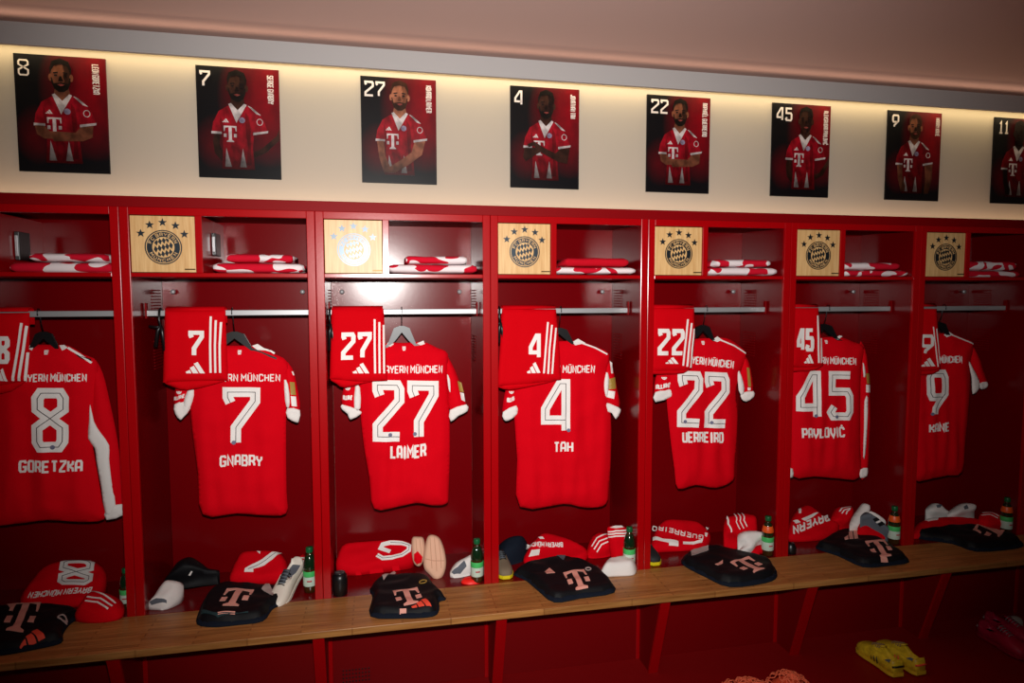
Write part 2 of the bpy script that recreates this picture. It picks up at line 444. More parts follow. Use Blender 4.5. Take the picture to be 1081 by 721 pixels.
def layout(string, gap):
    x = 0; out = []
    for c in string:
        if c == ' ': x += .55; continue
        wd = .42 if c == 'I' else (1.25 if c == 'M' else 1.0); wd = .8 if c == '1' else wd
        for l in G[c]: out.append([(x + p[0] * wd, p[1]) for p in l])
        x += wd + gap
    return out, x - gap

TLOGO = [[(0, 1), (1, 1), (1, .66), (.93, .66), (.88, .88), (.62, .92), (.62, .14), (.78, .06), (.78, 0), (.22, 0), (.22, .06), (.38, .14), (.38, .92), (.12, .88), (.07, .66), (0, .66)],
         [(0, .30), (.21, .30), (.21, .51), (0, .51)], [(.79, .30), (1, .30), (1, .51), (.79, .51)]]
BARS = [[(.06, 0), (.30, 0), (.22, .30), (.0, .12)], [(.38, 0), (.66, 0), (.42, .66), (.22, .48)], [(.74, 0), (1, 0), (.62, 1), (.42, .84)]]

# ------------------------------------------------------------------ room shell
def structure(o): o['kind'] = 'structure'; return o
YW = 0.6417 * U
structure(box('floor', XL, XR, -5.2, YW, -.06, 0, FLOORM))
structure(box('wall_back', XL, XR, YW, YW + .1, 0, 3.75, WALLM))
structure(box('ceiling', XL, XR, -5.2, YW, 3.425, 3.525, CEILM))
# pelmet that hides the light strips: bottom board and upstand
PZ0, PZ1 = 3.17680242 * U + ZB, 3.29880121 * U + ZB
structure(boxes('trim_1', [(XL, XR, .335, .355, PZ0, PZ1), (XL, XR, .355, YW, PZ0 + .09, PZ0 + .1)], PELM))

# ------------------------------------------------------------------ lockers
DEP = 0.52 * U
ZT = 2.3032 * U + ZB           # cornice top
ZR1 = 2.245 * U + ZB           # locker top
ZR0 = 2.2035 * U + ZB          # opening top
ZS1, ZS0 = 1.895 * U + ZB, 1.873 * U + ZB    # shelf
T = .045 * U
ZRAIL = 1.672 * U + ZB; YRAIL = .19 * U
WHERE = {-1: 'cut off by the left edge of the photo', 0: 'holding shirt number 7', 1: 'holding shirt number 27', 2: 'holding shirt number 4', 3: 'holding shirt number 22',
         4: 'holding shirt number 45', 5: 'holding shirt number 9', 6: 'at the far right edge, barely in the frame'}
WHERE[-1] = 'holding long-sleeved shirt number 8'
def arc_text(surf, name, string, m, c, r0, r1, a0, a1, top, parent, weight=.17):
    lines, wd = layout(string, .75); out = []
    for l in lines:
        o = []
        for x, y in l:
            y = .1 + .8 * y if y <= 1.0 else y * .8 + .1
            a = a0 + (a1 - a0) * x / wd; r = (r0 + (r1 - r0) * y) if top else (r1 - (r1 - r0) * y)
            o.append(c + Vector((math.sin(a) * r, math.cos(a) * r)))
        out.append(o)
    return surf.decal(name, m, lines=out, w=(r1 - r0) * weight, off=.0022, parent=parent, sp=.02)
def crest(surf, parent, door_w, cx, cz):
    R = .285 * door_w; c = Vector((cx, cz))
    def ring(r0, r1, n=40):
        return [[c + Vector((math.cos(2 * math.pi * (i + .5 * 0) / n), math.sin(2 * math.pi * i / n))) * ((r0 + r1) / 2) for i in range(n + 1)]], r1 - r0
    L, w_ = ring(.94 * R, R); e = surf.decal('emblem', INK, lines=L, w=w_, off=.0006, parent=parent, sp=.03)
    L, w_ = ring(.60 * R, .89 * R); surf.decal('emblem_band', INK, lines=L, w=w_, off=.0006, parent=e, sp=.03)
    arc_text(surf, 'emblem_lettering', 'FC BAYERN', DOORW, c, .645 * R, .845 * R, -1.25, 1.2, True, e)
    arc_text(surf, 'emblem_lettering', 'MÜNCHEN', DOORW, c, .645 * R, .845 * R, math.pi + 1.12, math.pi - 1.12, False, e)
    P2 = []                               # slanted lozenges clipped to the inner disc
    dw, dh = .205 * R, .40 * R
    for j in range(-3, 4):
        for i in range(-5, 6):
            q = Vector((i * dw + j * .03 * R, j * dh + i * .055 * R))
            if q.length > .62 * R: continue
            poly = [q + Vector(v) for v in ((-dw * .5, -.03 * R), (.03 * R, -dh * .5), (dw * .5, .03 * R), (-.03 * R, dh * .5))]
            poly = [v if v.length < .55 * R else v * (.55 * R / v.length) for v in poly]
            ar = sum(poly[k].x * poly[(k + 1) % 4].y - poly[(k + 1) % 4].x * poly[k].y for k in range(4)) / 2
            if ar > .004 * R * R: P2.append([c + v for v in poly])
    surf.decal('emblem_lozenges', INK, polys=P2, off=.0006, parent=e, sp=.02)
    S = []
    for dx, dz in ((0, 1.43), (-.69, 1.28), (.69, 1.26), (-1.18, .79), (1.15, .77)):
        q = c + Vector((dx, dz)) * R
        S.append([q + Vector((math.sin(k * math.pi / 5), math.cos(k * math.pi / 5))) * (R * (.25 if k % 2 == 0 else .105)) for k in range(10)])
    surf.decal('emblem_stars', INK, polys=S, off=.0006, parent=e, sp=.02)

def make_locker(n):
    x0, x1 = n * U + .0008, (n + 1) * U - .0008
    r = thing('locker', (n * U, 0, 0), 'open red metal locker bay ' + WHERE[n], 'locker', 'row of open red lockers')
    box('side_panel', x0, x0 + T - .001, .018, DEP, 0, ZR1 - .001, PAINT_SHADE, r, .0015)
    box('side_panel', x1 - T + .001, x1, .018, DEP, 0, ZR1 - .001, PAINT_SHADE, r, .0015)
    box('front_post', x0, x0 + T, 0, .0185, 0, ZR1 - .001, PAINT, r, .0025)
    box('front_post', x1 - T, x1, 0, .0185, 0, ZR1 - .001, PAINT, r, .0025)
    xa, xb = x0 + T, x1 - T
    box('back_panel', xa, xb, DEP - .006, DEP, 0, ZR1 - .002, PAINT_SHADE, r)
    box('top_rail', xa, xb, .001, .03, ZR0, ZR1 - .001, PAINT, r, .002)
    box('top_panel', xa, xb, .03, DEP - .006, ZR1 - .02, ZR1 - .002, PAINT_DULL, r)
    box('shelf', xa, xb, .001, DEP - .006, ZS0, ZS1, PAINT, r, .002)
    box('floor_panel', xa, xb, .001, DEP - .006, ZB - .02, ZB, PAINT_SHADE, r, .001)
    box('kick_panel', xa, xb, .006, .02, .0, ZB - .035, mat('shaded_red_underbench_paint', (118, 1, 5), rough=.4, spec=.3), r, .001)  # locker red darkened, weaker light below the bench put into the colour
    xd = n * U + .372 * U; xe = n * U + .408 * U
    box('divider', xd, xe, .001, DEP - .006, ZS1, ZR0 + .001, PAINT, r, .002)
    # wooden door of the small compartment
    d = box('door', xa + .003, xd - .002, .008, .026, ZS1 + .003, ZR0 - .003, DOORW, r, .0015)
    box('door_pull', xd - .05, xd - .004, .004, .012, ZS1 + .014, ZS1 + .020, mat('bronze_metal', (92, 66, 38), .4, .8), d)
    s = Surf((xa, .008, ZS1), (0, -1, 0), d); dw = xd - xa
    crest(s, d, dw, .505 * dw, .445 * (ZR0 - ZS1))
    # clothes rail with end brackets
    rl = box('clothes_rail', xa, xb, YRAIL - .006, YRAIL + .006, ZRAIL - .014, ZRAIL + .014, CHROME, r, .003)
    for xx in (xa + .004, xb - .012):
        box('rail_bracket', xx, xx + .008, YRAIL - .012, YRAIL + .012, ZRAIL - .026, ZRAIL + .05, PAINT_DULL, rl, .002)
    for xx in (.115, .872):
        vs, fs = tube_geo([(n * U + xx * U, DEP - .006, 1.795 * U + ZB), (n * U + xx * U, DEP - .03, 1.795 * U + ZB), (n * U + xx * U, DEP - .032, 1.795 * U + ZB), (n * U + xx * U, DEP - .045, 1.795 * U + ZB)], [.006, .006, .013, .011], 14)
        mk('coat_knob', vs, fs, CHROME, r)
    # louvre slots pressed into both side panels
    for xs, sg in ((xa, 1), (xb, -1)):
        for g in ((1.80, 10), (1.50, 10)):
          L = []
          for k in range(g[1]):
                z = g[0] * U + ZB - k * .0155
                L.append((min(xs, xs + sg * .0035), max(xs, xs + sg * .0035), .27, .40, z, z + .006))
          boxes('louvre_slots', L, PAINT_DULL, r, .001)
    return r
for n in range(-1, 7): make_locker(n)
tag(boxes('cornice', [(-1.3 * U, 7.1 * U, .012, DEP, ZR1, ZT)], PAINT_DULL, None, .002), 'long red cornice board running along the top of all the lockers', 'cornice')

# ------------------------------------------------------------------ bench with brackets
YB = -.3813 * U
bench = thing('bench', (2.5 * U, YB / 2, 0), 'long oak plank bench on red brackets running in front of the lockers', 'bench')
box('bench_top', -1.3 * U, 7.1 * U, YB, 0, ZB - .033, ZB, BENCHW, bench, .003)
for n in range(-1, 8):
    x = n * U; w = .026
    def plate(w_, prof, nm, m_, par):
        V = []
        for xx in (x - w_, x + w_): V += [(xx, y, z) for y, z in prof]
        k = len(prof)
        return mk(nm, V, [tuple(range(k)), tuple(range(2 * k - 1, k - 1, -1))] + [(i, (i + 1) % k, (i + 1) % k + k, i + k) for i in range(k)], m_, par, False)
    yt, yb_ = YB + .035, -.165 * U
    br = plate(.026, [(yt, ZB - .034), (yt + .014, ZB - .034), (yb_ + .014, .0), (yb_, .0)], 'bracket', PAINT, bench)
    plate(.020, [(-.001, ZB - .034), (yt + .015, ZB - .034), (yb_ + .015, .0), (-.001, .0)], 'bracket_web', MATS['shaded_red_underbench_paint'], br)  # darker red paints in the shade on the bracket's side

# perforation under the bench of the middle lockers
holes = []
for i in range(9):
    for j in range(4): holes.append((1.10 * U + i * .016, 1.10 * U + i * .016 + .007, .003, .007, .06 + j * .02, .067 + j * .02))

# ------------------------------------------------------------------ things hanging
def hanger(n, hx, neck, m=BLACKP, label='', yj=.2):
    """neck: (left px, right px, top y px, bottom y px); hook goes up to the rail at pixel x hx"""
    c = at(hx, neck[2], yj); L = at(neck[0], neck[3], yj); R = at(neck[1], neck[3], yj)
    top = Vector((c.x, YRAIL, ZRAIL + .014))
    r = thing('hanger', (c.x, YRAIL, ZRAIL), label, 'hanger', 'coat hangers holding the shirts')
    ax = (L.x + R.x) / 2; hw = (R.x - L.x) / 2; zt = c.z; zb = L.z
    prof = [(-.20, zb - .065), (-hw, zb - .012), (-hw * .55, zt - .012), (-.012, zt), (.012, zt), (hw * .55, zt - .012), (hw, zb - .012), (.20, zb - .065), (.20, zb - .08), (hw, zb - .030), (hw * .5, zb + .004), (0, zt - .034), (-hw * .5, zb + .004), (-hw, zb - .030), (-.20, zb - .08)]
    n0 = len(prof); V = []
    for y in (yj - .006, yj + .008): V += [(c.x + a, y, z) for a, z in prof]
    bm = bmesh.new(); vs = [bm.verts.new(v) for v in V]
    bm.faces.new(vs[:n0]); bm.faces.new(list(reversed(vs[n0:])))
    for i in range(n0): j = (i + 1) % n0; bm.faces.new((vs[i], vs[j], vs[n0 + j], vs[n0 + i]))
    bmesh.ops.triangulate(bm, faces=[f for f in bm.faces if len(f.verts) > 4])
    from_bm('hanger_shoulders', bm, m, r)
    path = [(c.x, yj, zt - .004)]
    path += [(c.x, yj - (yj - YRAIL) * .5, (zt + ZRAIL) / 2 - .006), (c.x, YRAIL + .012, ZRAIL - .012), (c.x, YRAIL + .013, ZRAIL + .008)]
    path += [(c.x, YRAIL + .012 * math.cos(a), ZRAIL + .0165 + .008 * math.sin(a)) for a in (.6, 1.2, 1.57, 2.0, 2.6)]
    path += [(c.x, YRAIL - .013, ZRAIL + .006), (c.x, YRAIL - .013, ZRAIL - .008)]
    tube('hook', path, .0026, mat('dark_steel', (70, 70, 72), .35, 1.0), r, 8)

YJ = .205
def jersey(n, seed, body, lsleeve, rsleeve, lcuff, rcuff, panels, collar, number, numbox, name, namebox, club, label, badge=None, sleeveprint=None, crestpx=None, longs=False, namearc=0.0, trims=()):
    zt = at(body[0][0], body[0][1], YJ)
    root = thing('football_shirt', (at((body[0][0] + body[-1][0]) / 2, body[0][1], YJ).x, YJ, zt.z), label, 'football shirt', 'red shirts hanging in the lockers')
    O = (root.location.x, YJ, root.location.z)
    up = Vector((0, -1, 0))
    b = Cloth('shirt_body', RED, O, up, body, root, .026, .022, .085, drape(.017, seed, -.08, .7), .015, sub=3)
    for i, sl in enumerate((lsleeve, rsleeve)):
        if not sl: continue
        s = Cloth('sleeve', RED, Vector(O) + Vector((0, .012, 0)), up, sl, root, .024, .02, .05, wrinkle(.006, 14, 8, seed + i), .015, sub=3)
        if i == 1 and badge:
            s.pxpoly('league_badge', GOLD, [badge[0]], root, .003); s.pxpoly('sponsor_badge', PRINT, [badge[1]], root, .003)
            for l in badge[2:]: s.pxpoly('sleeve_stripe', PRINT, [l], root, .003)
        if i == 0 and sleeveprint:
            c = s.px(sleeveprint[0]); rr = sleeveprint[1]
            ring = [c + Vector((math.cos(k * math.pi / 10), math.sin(k * math.pi / 10))) * rr for k in range(10, 21)]
            s.decal('sponsor_print', PRINT, lines=[ring, [c + Vector((-.4 * rr, 0)), c + Vector((-.4 * rr, -.6 * rr))], [c + Vector((.0, 0)), c + Vector((0, -.7 * rr))], [c + Vector((.4 * rr, 0)), c + Vector((.4 * rr, -.6 * rr))]], w=.0045, parent=root)
            s.text('sponsor_lettering', 'ALLIANZ', PRINT, *sleeveprint[2], weight=.2, parent=root)
    for i, cf in enumerate((lcuff, rcuff)):
        if cf: Cloth('cuff', WHITE, Vector(O) + Vector((0, -.010, 0)), up, cf, root, .004, .022, .012, wrinkle(.004, 40, 25, seed), .011, sub=2)
    for i, pn in enumerate(panels):
        Cloth('underarm_panel', WHITE, Vector(O) + Vector((0, -.012, 0)), up, pn, root, .006, .02, .02, wrinkle(.004, 25, 12, seed + 3 + i), .013, sub=2)
    for c in collar: b.pxpoly('collar', WHITE, [c], root, .003)
    for t in trims: b.pxlines('shoulder_trim', PRINT, [t], .009, root, .003)
    # number, name and club lettering printed on the back
    nb = b.text('number', number, PRINT, *numbox, weight=.16, parent=root, line=LINE, gap=.60)
    for cp in crestpx or ():
        q = b.px(cp); b.decal('number_crest', CREST, polys=[b.disc(q, .0105)], off=.0052, parent=nb)
    if namebox: b.text('name_lettering', name, PRINT, *namebox, weight=.165, parent=root, arc=namearc, gap=.58)
    if club: b.text('club_lettering', 'FC BAYERN MÜNCHEN', PRINT, *club, weight=.15, parent=root, gap=.6)
    return root, b

def small_crest(b, root, px_, m=PRINT):
    q = b.px(px_)
    b.decal('neck_print', m, polys=[[q + Vector(v) * .001 for v in ((-9, 6), (9, 6), (9, 11), (-9, 11))], [q + Vector(v) * .001 for v in ((-9, -2), (9, -2), (9, 4), (-9, 4))], [q + Vector(v) * .001 for v in ((-7, -10), (7, -10), (7, -4), (-7, -4))]], parent=root)

# --- number 8 (long sleeves, left edge)
r8, b8 = jersey(-1, 1, [(28, 365), (50, 364), (72, 365), (88, 374), (103, 384), (100, 425), (97, 462), (103, 500), (108, 530), (110, 548), (85, 551), (50, 549), (15, 553), (-12, 551), (-8, 500), (-5, 450), (-4, 400), (-2, 384), (12, 374)],
    [(-2, 384), (6, 395), (2, 440), (-4, 500), (-10, 548), (-30, 545), (-26, 500), (-20, 440), (-14, 405)],
    [(98, 381), (108, 393), (116, 425), (124, 465), (129, 505), (132, 538), (114, 545), (108, 510), (100, 470), (95, 430)],
    [(-32, 535), (-10, 540), (-10, 551), (-32, 546)], [(112, 537), (131, 532), (131.5, 543), (112.5, 549)],
    [[(95, 427), (99, 445), (106, 457), (115, 470), (115, 485), (118, 510), (122, 534), (112, 545), (107, 515), (102, 487), (100, 473), (93, 463), (94, 445)]],
    [[(63, 364.5), (68, 364), (72, 367), (66, 370)], [(30, 368), (32, 364.5), (37, 364.5), (34, 370)]],
    '8', ((34, 477), (72, 477), (33.5, 409.5)), 'GORETZKA', ((20, 499), (87.5, 498), (20, 486)), ((6, 403.5), (92, 402.5), (6, 395)),
    'red long-sleeved shirt number 8 hanging beside the left edge of the photo', crestpx=[(56, 472)], longs=True, trims=([(72, 367), (84, 374), (97, 383)],))
small_crest(b8, r8, (49, 372))
hanger(-1, 46, (34, 66, 350, 366), BLACKP, 'black hanger carrying the long-sleeved shirt number 8')
# --- number 7
r7, b7 = jersey(0, 2, [(228, 366), (250, 365), (271, 366), (288, 373), (303, 382), (303, 405), (302, 440), (302, 490), (302.5, 520), (302, 542), (280, 544), (250, 542), (214, 543), (209, 500), (203, 455), (200, 420), (199, 390), (210, 375)],
    [(205, 378), (212, 395), (204, 414), (199, 436), (184, 432), (186, 405), (193, 388)], [(298, 380), (308, 388), (313, 405), (316.5, 433), (303, 432), (301, 410)],
    [(184, 427), (195, 424), (201, 431), (193, 441), (190, 443), (185, 437)], [(303, 431), (316.5, 433), (315.5, 444), (313, 446), (303.5, 441)],
    [[(199, 410), (205, 412), (203, 424), (198, 434), (193, 428)], [(300, 401), (304, 406), (306, 424), (304, 431), (301, 424)]],
    [[(266, 365), (272, 363), (279, 367.5), (286, 370), (272, 369.5)]],
    '7', ((235, 472), (274.5, 472), (235, 408.5)), 'GNABRY', ((232, 493), (277, 493), (232, 481)), ((203, 402), (296, 402.5), (203, 394)),
    'red short-sleeved shirt number 7 with two white cuffs, in the second bay from the left',
    badge=([(306, 403), (311, 403.5), (312.5, 417), (307, 416.5)], [(307, 418), (312.5, 418.5), (313.5, 429), (308, 428.5)], [(308, 392), (309.5, 392), (311, 396), (309.5, 396)]),
    sleeveprint=((189, 413), .012, ((184, 423), (195, 419.5), (184, 419))), crestpx=[(247, 467)], namearc=.10, trims=([(270, 366), (286, 370.5), (290, 373)],))
small_crest(b7, r7, (253, 372))
hanger(0, 247.5, (238, 274, 350, 365), BLACKP, 'black hanger carrying the shirt number 7')
# --- number 27
r27, b27 = jersey(1, 3, [(410, 362), (428, 362), (447, 361), (461, 367), (473, 374), (471, 398), (474, 430), (475, 470), (473.5, 520), (471, 532), (456, 533.5), (440, 531), (420, 535), (395, 537), (390, 505), (384, 470), (380, 430), (379, 400), (385, 375), (398, 367)],
    [(382, 378), (386, 395), (381, 408), (379, 434), (361, 428), (364, 405), (372, 388)], [(468, 371), (481, 392), (487, 412), (492, 431), (475, 433), (472, 410)],
    [(361, 427), (379, 433), (381, 437), (370, 443), (367, 437), (361, 432)], [(475, 433), (492.5, 427), (493.5, 434), (484, 439), (476, 445)],
    [[(375, 408), (380, 409), (380.5, 431), (374, 431)], [(472, 395), (475, 401), (475.5, 414), (473.5, 410)]],
    [[(408, 364), (410, 361), (416, 363), (412, 366)], [(440, 362.5), (447, 359.5), (448.5, 363), (444, 364.5)]],
    '27', ((393.5, 466), (463, 466), (393, 401)), 'LAIMER', ((412, 484), (450, 482), (412, 470)), ((390, 394.5), (467, 393.5), (390, 386)),
    'red shirt number 27 hanging from a grey hanger, in the brightest bay', badge=([(483, 402), (487, 404), (489.5, 414), (485, 413)], [(485.5, 414), (489.5, 415), (491, 424), (487, 422)]),
    sleeveprint=((367, 409), .012, ((362, 422), (372, 422), (362, 417))), crestpx=[(412, 459), (438, 458)], namearc=-.10)
small_crest(b27, r27, (426.5, 368))
hanger(1, 424, (411, 441, 344, 361), GREYP, 'grey hanger carrying the shirt number 27')
# --- number 4
r4, b4 = jersey(2, 4, [(577, 361), (594, 360), (611, 360), (628, 366), (643, 374), (640, 398), (645, 440), (645, 480), (643, 512), (640, 532), (625, 536), (612, 535), (595, 532), (549, 535), (546, 485), (543, 440), (543, 405), (550, 378), (565, 368)],
    [(548, 380), (552, 400), (545, 415), (545, 430), (531, 438), (533, 415), (540, 395)], [(638, 372), (647, 390), (651, 408), (654, 430), (636, 426), (636, 405)],
    [(531, 435), (545, 428), (546, 437), (537, 444), (532, 443)], [(635.5, 424), (653, 430), (655, 435), (650, 442.5), (646, 436), (635, 432)],
    [[(640, 393), (643, 399), (641, 420), (637.5, 410)]],
    [[(604, 361), (610, 357.5), (618, 362), (607, 364.5)]],
    '4', ((571, 459), (605.5, 459), (571, 400)), 'TAH', ((584.5, 478), (605, 477.5), (584.5, 466.5)), ((550, 394.5), (627.5, 393.5), (550, 386)),
    'red shirt number 4 with a gold sleeve badge hanging over a black shirt and socks', badge=([(642, 400), (649, 398), (650, 410), (642.5, 411)], [(642, 412), (649, 413), (648, 421), (640, 419)], [(643.5, 381), (646, 383), (647, 394), (645, 394)]),
    sleeveprint=((540, 413), .012, ((535, 425), (545, 422), (535, 420))), crestpx=[(600, 454)], trims=([(611, 361), (628, 367), (641, 374)],))
hanger(2, 590, (578, 609, 346, 360), BLACKP, 'black hanger carrying the shirt number 4')
# --- number 22
r22, b22 = jersey(3, 5, [(733, 358), (750, 357), (767, 357), (779, 364), (788, 374), (782, 392), (777, 415), (779, 440), (776, 490), (774, 507), (756, 515), (735, 512), (716, 516), (712, 495), (708, 465), (704, 425), (703, 395), (708, 375), (720, 364)],
    [(707, 376), (712, 395), (708, 414), (692, 420), (692, 400), (698, 385)], [(783, 372), (792, 386), (795, 416), (783, 417), (781, 396)],
    [(692, 414), (709, 411), (710.5, 418), (692, 424.5)], [(783, 415), (795.5, 413), (796, 419), (788, 424), (783, 421)],
    [[(779, 391), (783, 397), (786, 410), (784, 417), (780, 412)]],
    [[(752, 359), (757, 355), (762, 358.5), (757, 361)]],
    '22', ((714.5, 450.5), (769.5, 452), (715, 391)), 'UERREIRO', ((720, 467), (763.5, 467.5), (720, 455.5)), ((712, 382), (774, 389), (712, 373.5)),
    'red shirt number 22 with its right cuff crumpled, fourth shirt from the right with text slightly sloping', badge=([(788, 388), (790.5, 388), (792.5, 408), (789.5, 408)], [(789, 409), (792, 409), (792, 412), (789, 412)]),
    sleeveprint=((701, 398), .013, ((692, 411), (707, 408.5), (692, 406))), crestpx=[(723, 445), (751, 446)], trims=([(758, 358), (775, 365), (787, 373)],))
r22['label'] = 'red shirt number 22 with a crumpled right cuff, between shirts 4 and 45'
small_crest(b22, r22, (742, 362))
hanger(3, 742, (732, 757, 343, 357), BLACKP, 'black hanger carrying the shirt number 22')
# --- number 45 (long sleeves)
r45, b45 = jersey(4, 6, [(853, 357), (870, 356), (888, 356), (901, 361), (912, 367), (909, 390), (908, 430), (908, 470), (907.5, 504), (885, 505), (860, 503), (838, 503), (836, 470), (835, 420), (836, 390), (838, 370), (845, 362)],
    [(836, 374), (841, 390), (838, 440), (836, 500), (830, 500), (831, 440), (832, 390)], [(907, 365), (914, 370), (917, 390), (919, 430), (918, 470), (915.5, 500), (908, 502), (908, 440)],
    [(829, 494), (837, 495), (837, 504), (829, 503)], [(908.5, 496), (916, 494), (915.5, 502.5), (908.5, 504.5)],
    [[(911, 383), (913, 387), (914, 396), (912, 398)], [(913, 423), (916.5, 420), (915.5, 455), (913.5, 480), (911.5, 482), (912.5, 450)]],
    [[(881, 357.5), (886, 354), (889, 355), (884.5, 358.5)]],
    '45', ((840, 443.5), (900, 443.5), (840, 391)), 'PAVLOVIĆ', ((846.5, 463), (892, 461.5), (846, 452)), ((839, 383.5), (903.5, 385), (839, 376)),
    'red long-sleeved shirt number 45 hanging against the right wall of its bay', badge=([(914, 394), (917, 394), (918, 405), (915, 405)], [(914, 406), (918, 406), (918, 414), (914, 414)]),
    crestpx=[(861, 439), (883, 440)], longs=True)
r45['label'] = 'red long-sleeved shirt number 45 with white stripe down the sleeve'
small_crest(b45, r45, (872, 361))
hanger(4, 869.5, (857, 887, 342, 355), BLACKP, 'black hanger carrying the shirt number 45')
# --- number 9
r9, b9 = jersey(5, 7, [(975, 353), (990, 352), (1004, 352), (1017, 357), (1028, 363), (1024, 385), (1024, 420), (1020, 460), (1016, 498), (1000, 502), (985, 505), (965, 506), (962, 470), (961, 420), (962, 380), (964, 362)],
    [(962, 370), (966, 390), (960, 410), (953, 409), (955, 385)], [(1023, 361), (1033, 375), (1038, 390), (1042.5, 406), (1033, 407), (1026, 390)],
    [(952, 404), (961, 405), (960, 412), (952, 411)], [(1034, 405), (1042, 403), (1043, 408.5), (1036, 411)],
    [[(1022.5, 381), (1027, 388), (1034, 402), (1033.5, 411), (1027, 416), (1026.5, 400)]],
    [[(996, 353.5), (1001, 350), (1006, 353), (999, 356)]],
    '9', ((978, 441), (1001.5, 441), (978, 390)), 'KANE', ((980.5, 457), (1001.5, 455), (980.5, 447.5)), ((957, 383.5), (1015.5, 383), (957, 376)),
    'red shirt number 9 hanging in the dark bay furthest right', crestpx=[(984, 437)], trims=([(1003, 353), (1018, 359), (1027, 363)],))
hanger(5, 991, (979, 1004, 340, 353), BLACKP, 'black hanger carrying the shirt number 9')

YSH = .138
def shorts(seed, out, num, box_, logo, stripes, label, sw=.012, hem=None, strip_w=.010):
    c = at(sum(p[0] for p in out) / len(out), out[0][1], YSH)
    root = thing('football_shorts', (c.x, YSH, c.z), label, 'football shorts', 'red shorts folded over the rails')
    b = Cloth('shorts_front', RED2, (c.x, YSH, c.z), (0, -1, 0), out, root, .011, .010, .03, drape(.007, seed + 20, 0, .35), .012, sub=1)
    # back half falling behind the rail, joined over the top
    zt = c.z; xs = [at(p[0], p[1], YSH).x for p in out]; x0, x1 = min(at(p[0], p[1], YSH).x for p in out[:2]), max(at(p[0], p[1], YSH).x for p in out[:2])
    V = []; F = []; N = 9
    for i in range(N):
        a = math.pi * i / (N - 1)
        for x in (x0 + .004, (x0 + x1) / 2, x1 - .004): V.append((x, YRAIL - .026 * math.cos(a) , ZRAIL + .012 + .016 * math.sin(a)))
    k0 = len(V)
    for x in (x0 + .004, (x0 + x1) / 2, x1 - .004): V.append((x, YRAIL + .026, ZRAIL - .05))
    for i in range(N):
        for j in range(2): F.append((i * 3 + j, i * 3 + j + 1, i * 3 + j + 4, i * 3 + j + 3))
    o = mk('waistband', V, F, RED2, root)
    md = o.modifiers.new('solid', 'SOLIDIFY'); md.thickness = .004; md.offset = 1
    if hem: Cloth('hem', RED2, (c.x, YSH + .006, c.z), (0, -1, 0), hem, root, .010, .010, .02, wrinkle(.004, 20, 20, seed), .012, sub=2)
    if box_: b.text('number', num, PRINT, *box_, weight=.155, parent=root, gap=.66, line=None)
    if logo: b.shape('sport_logo', PRINT, *logo, BARS, root)
    if stripes: b.pxlines('stripes', PRINT, stripes, strip_w, root)
    return root
shorts(1, [(-28, 331), (31, 330), (31, 360), (28, 402), (-5, 408), (-32, 406)], '8', ((-3, 384), (10.5, 384), (-3, 355)), ((-4, 401.5), (8.5, 402.5), (-4, 388)),
       [[(23, 341), (18.5, 372), (14, 402)], [(28.5, 344), (24.5, 372), (20.5, 402)], [(30, 372), (27, 402)]], 'red shorts number 8 over the rail at the left edge of the photo', hem=[(-34, 404), (0, 405), (28, 400), (12, 413), (-10, 416), (-32, 414)])
shorts(2, [(174, 328), (238, 327.5), (239, 360), (241, 402), (205, 402), (172, 404), (173, 365)], '7', ((199, 377), (215.5, 377), (199, 349)), ((196, 394), (216.5, 394), (196, 382)),
       [[(222.7, 334), (222, 365), (222.5, 393.5)], [(228, 338), (227, 365), (227.5, 393.5)], [(233.5, 340), (232, 365), (232.5, 393.5)]], 'red shorts number 7 over the rail, left of shirt 7', hem=[(172, 402), (205, 401), (241, 400), (225, 406), (198, 412), (184, 409)])
shorts(3, [(350, 325.5), (405, 326), (407, 360), (409, 402), (378, 403), (348, 400), (349, 362)], '27', ((360, 380), (392, 379), (360.5, 351)), ((372, 394), (390, 394), (372, 383)),
       [[(395.5, 337), (395.5, 365), (396, 394)], [(400.5, 340), (400.5, 365), (400.8, 394)], [(405, 343), (405.2, 365), (405.5, 394)]], 'red shorts number 27 over the rail, left of shirt 27', hem=[(348.5, 399), (378, 401), (408, 400), (384, 404.5), (364, 409.5), (355, 405)])
shorts(4, [(530, 326), (587, 326.5), (590, 360), (592.5, 401), (560, 405), (525, 408), (528, 365)], '4', ((558, 379), (572, 379), (558, 352)), ((556, 394), (570.5, 393.5), (556, 382.5)),
       [[(578.3, 340), (576, 368), (574, 394)], [(582.5, 343), (580, 368), (578.5, 394.5)], [(586.8, 346), (584.5, 370), (582.7, 394.5)]], 'red shorts number 4 over the rail, left of shirt 4', hem=[(525, 406), (560, 403), (592, 400), (570, 406), (545, 411), (532, 411)])
shorts(5, [(688, 325), (733, 325.5), (734, 355), (730, 389), (722, 391), (686, 392), (687, 355)], '22', ((694, 375), (722, 375), (694.5, 347)), ((702, 384), (716, 384), (702, 377)),
       [[(726, 337), (723.5, 362), (721, 386)], [(730, 341), (727.3, 365), (725.2, 387)], [(732.6, 347), (730.5, 368), (729, 388)]], 'red shorts number 22 over the rail, left of shirt 22', strip_w=.0105, hem=[(686, 390), (720, 390), (731, 387), (722, 394), (705, 395), (688, 395)])
shorts(6, [(834, 325), (864, 325), (867, 355), (869, 386), (855, 388), (833, 388), (833, 355)], '45', ((841, 371), (859, 371), (841, 346.5)), ((848.5, 383.5), (858.5, 383.5), (848.5, 374)),
       [[(863, 333), (863.7, 358), (864.2, 383)], [(866.8, 357), (867.2, 383)]], 'red shorts number 45 over the rail, left of shirt 45', strip_w=.011, hem=[(832, 387), (850, 387), (869, 385), (860, 391), (845, 392), (834, 392)])
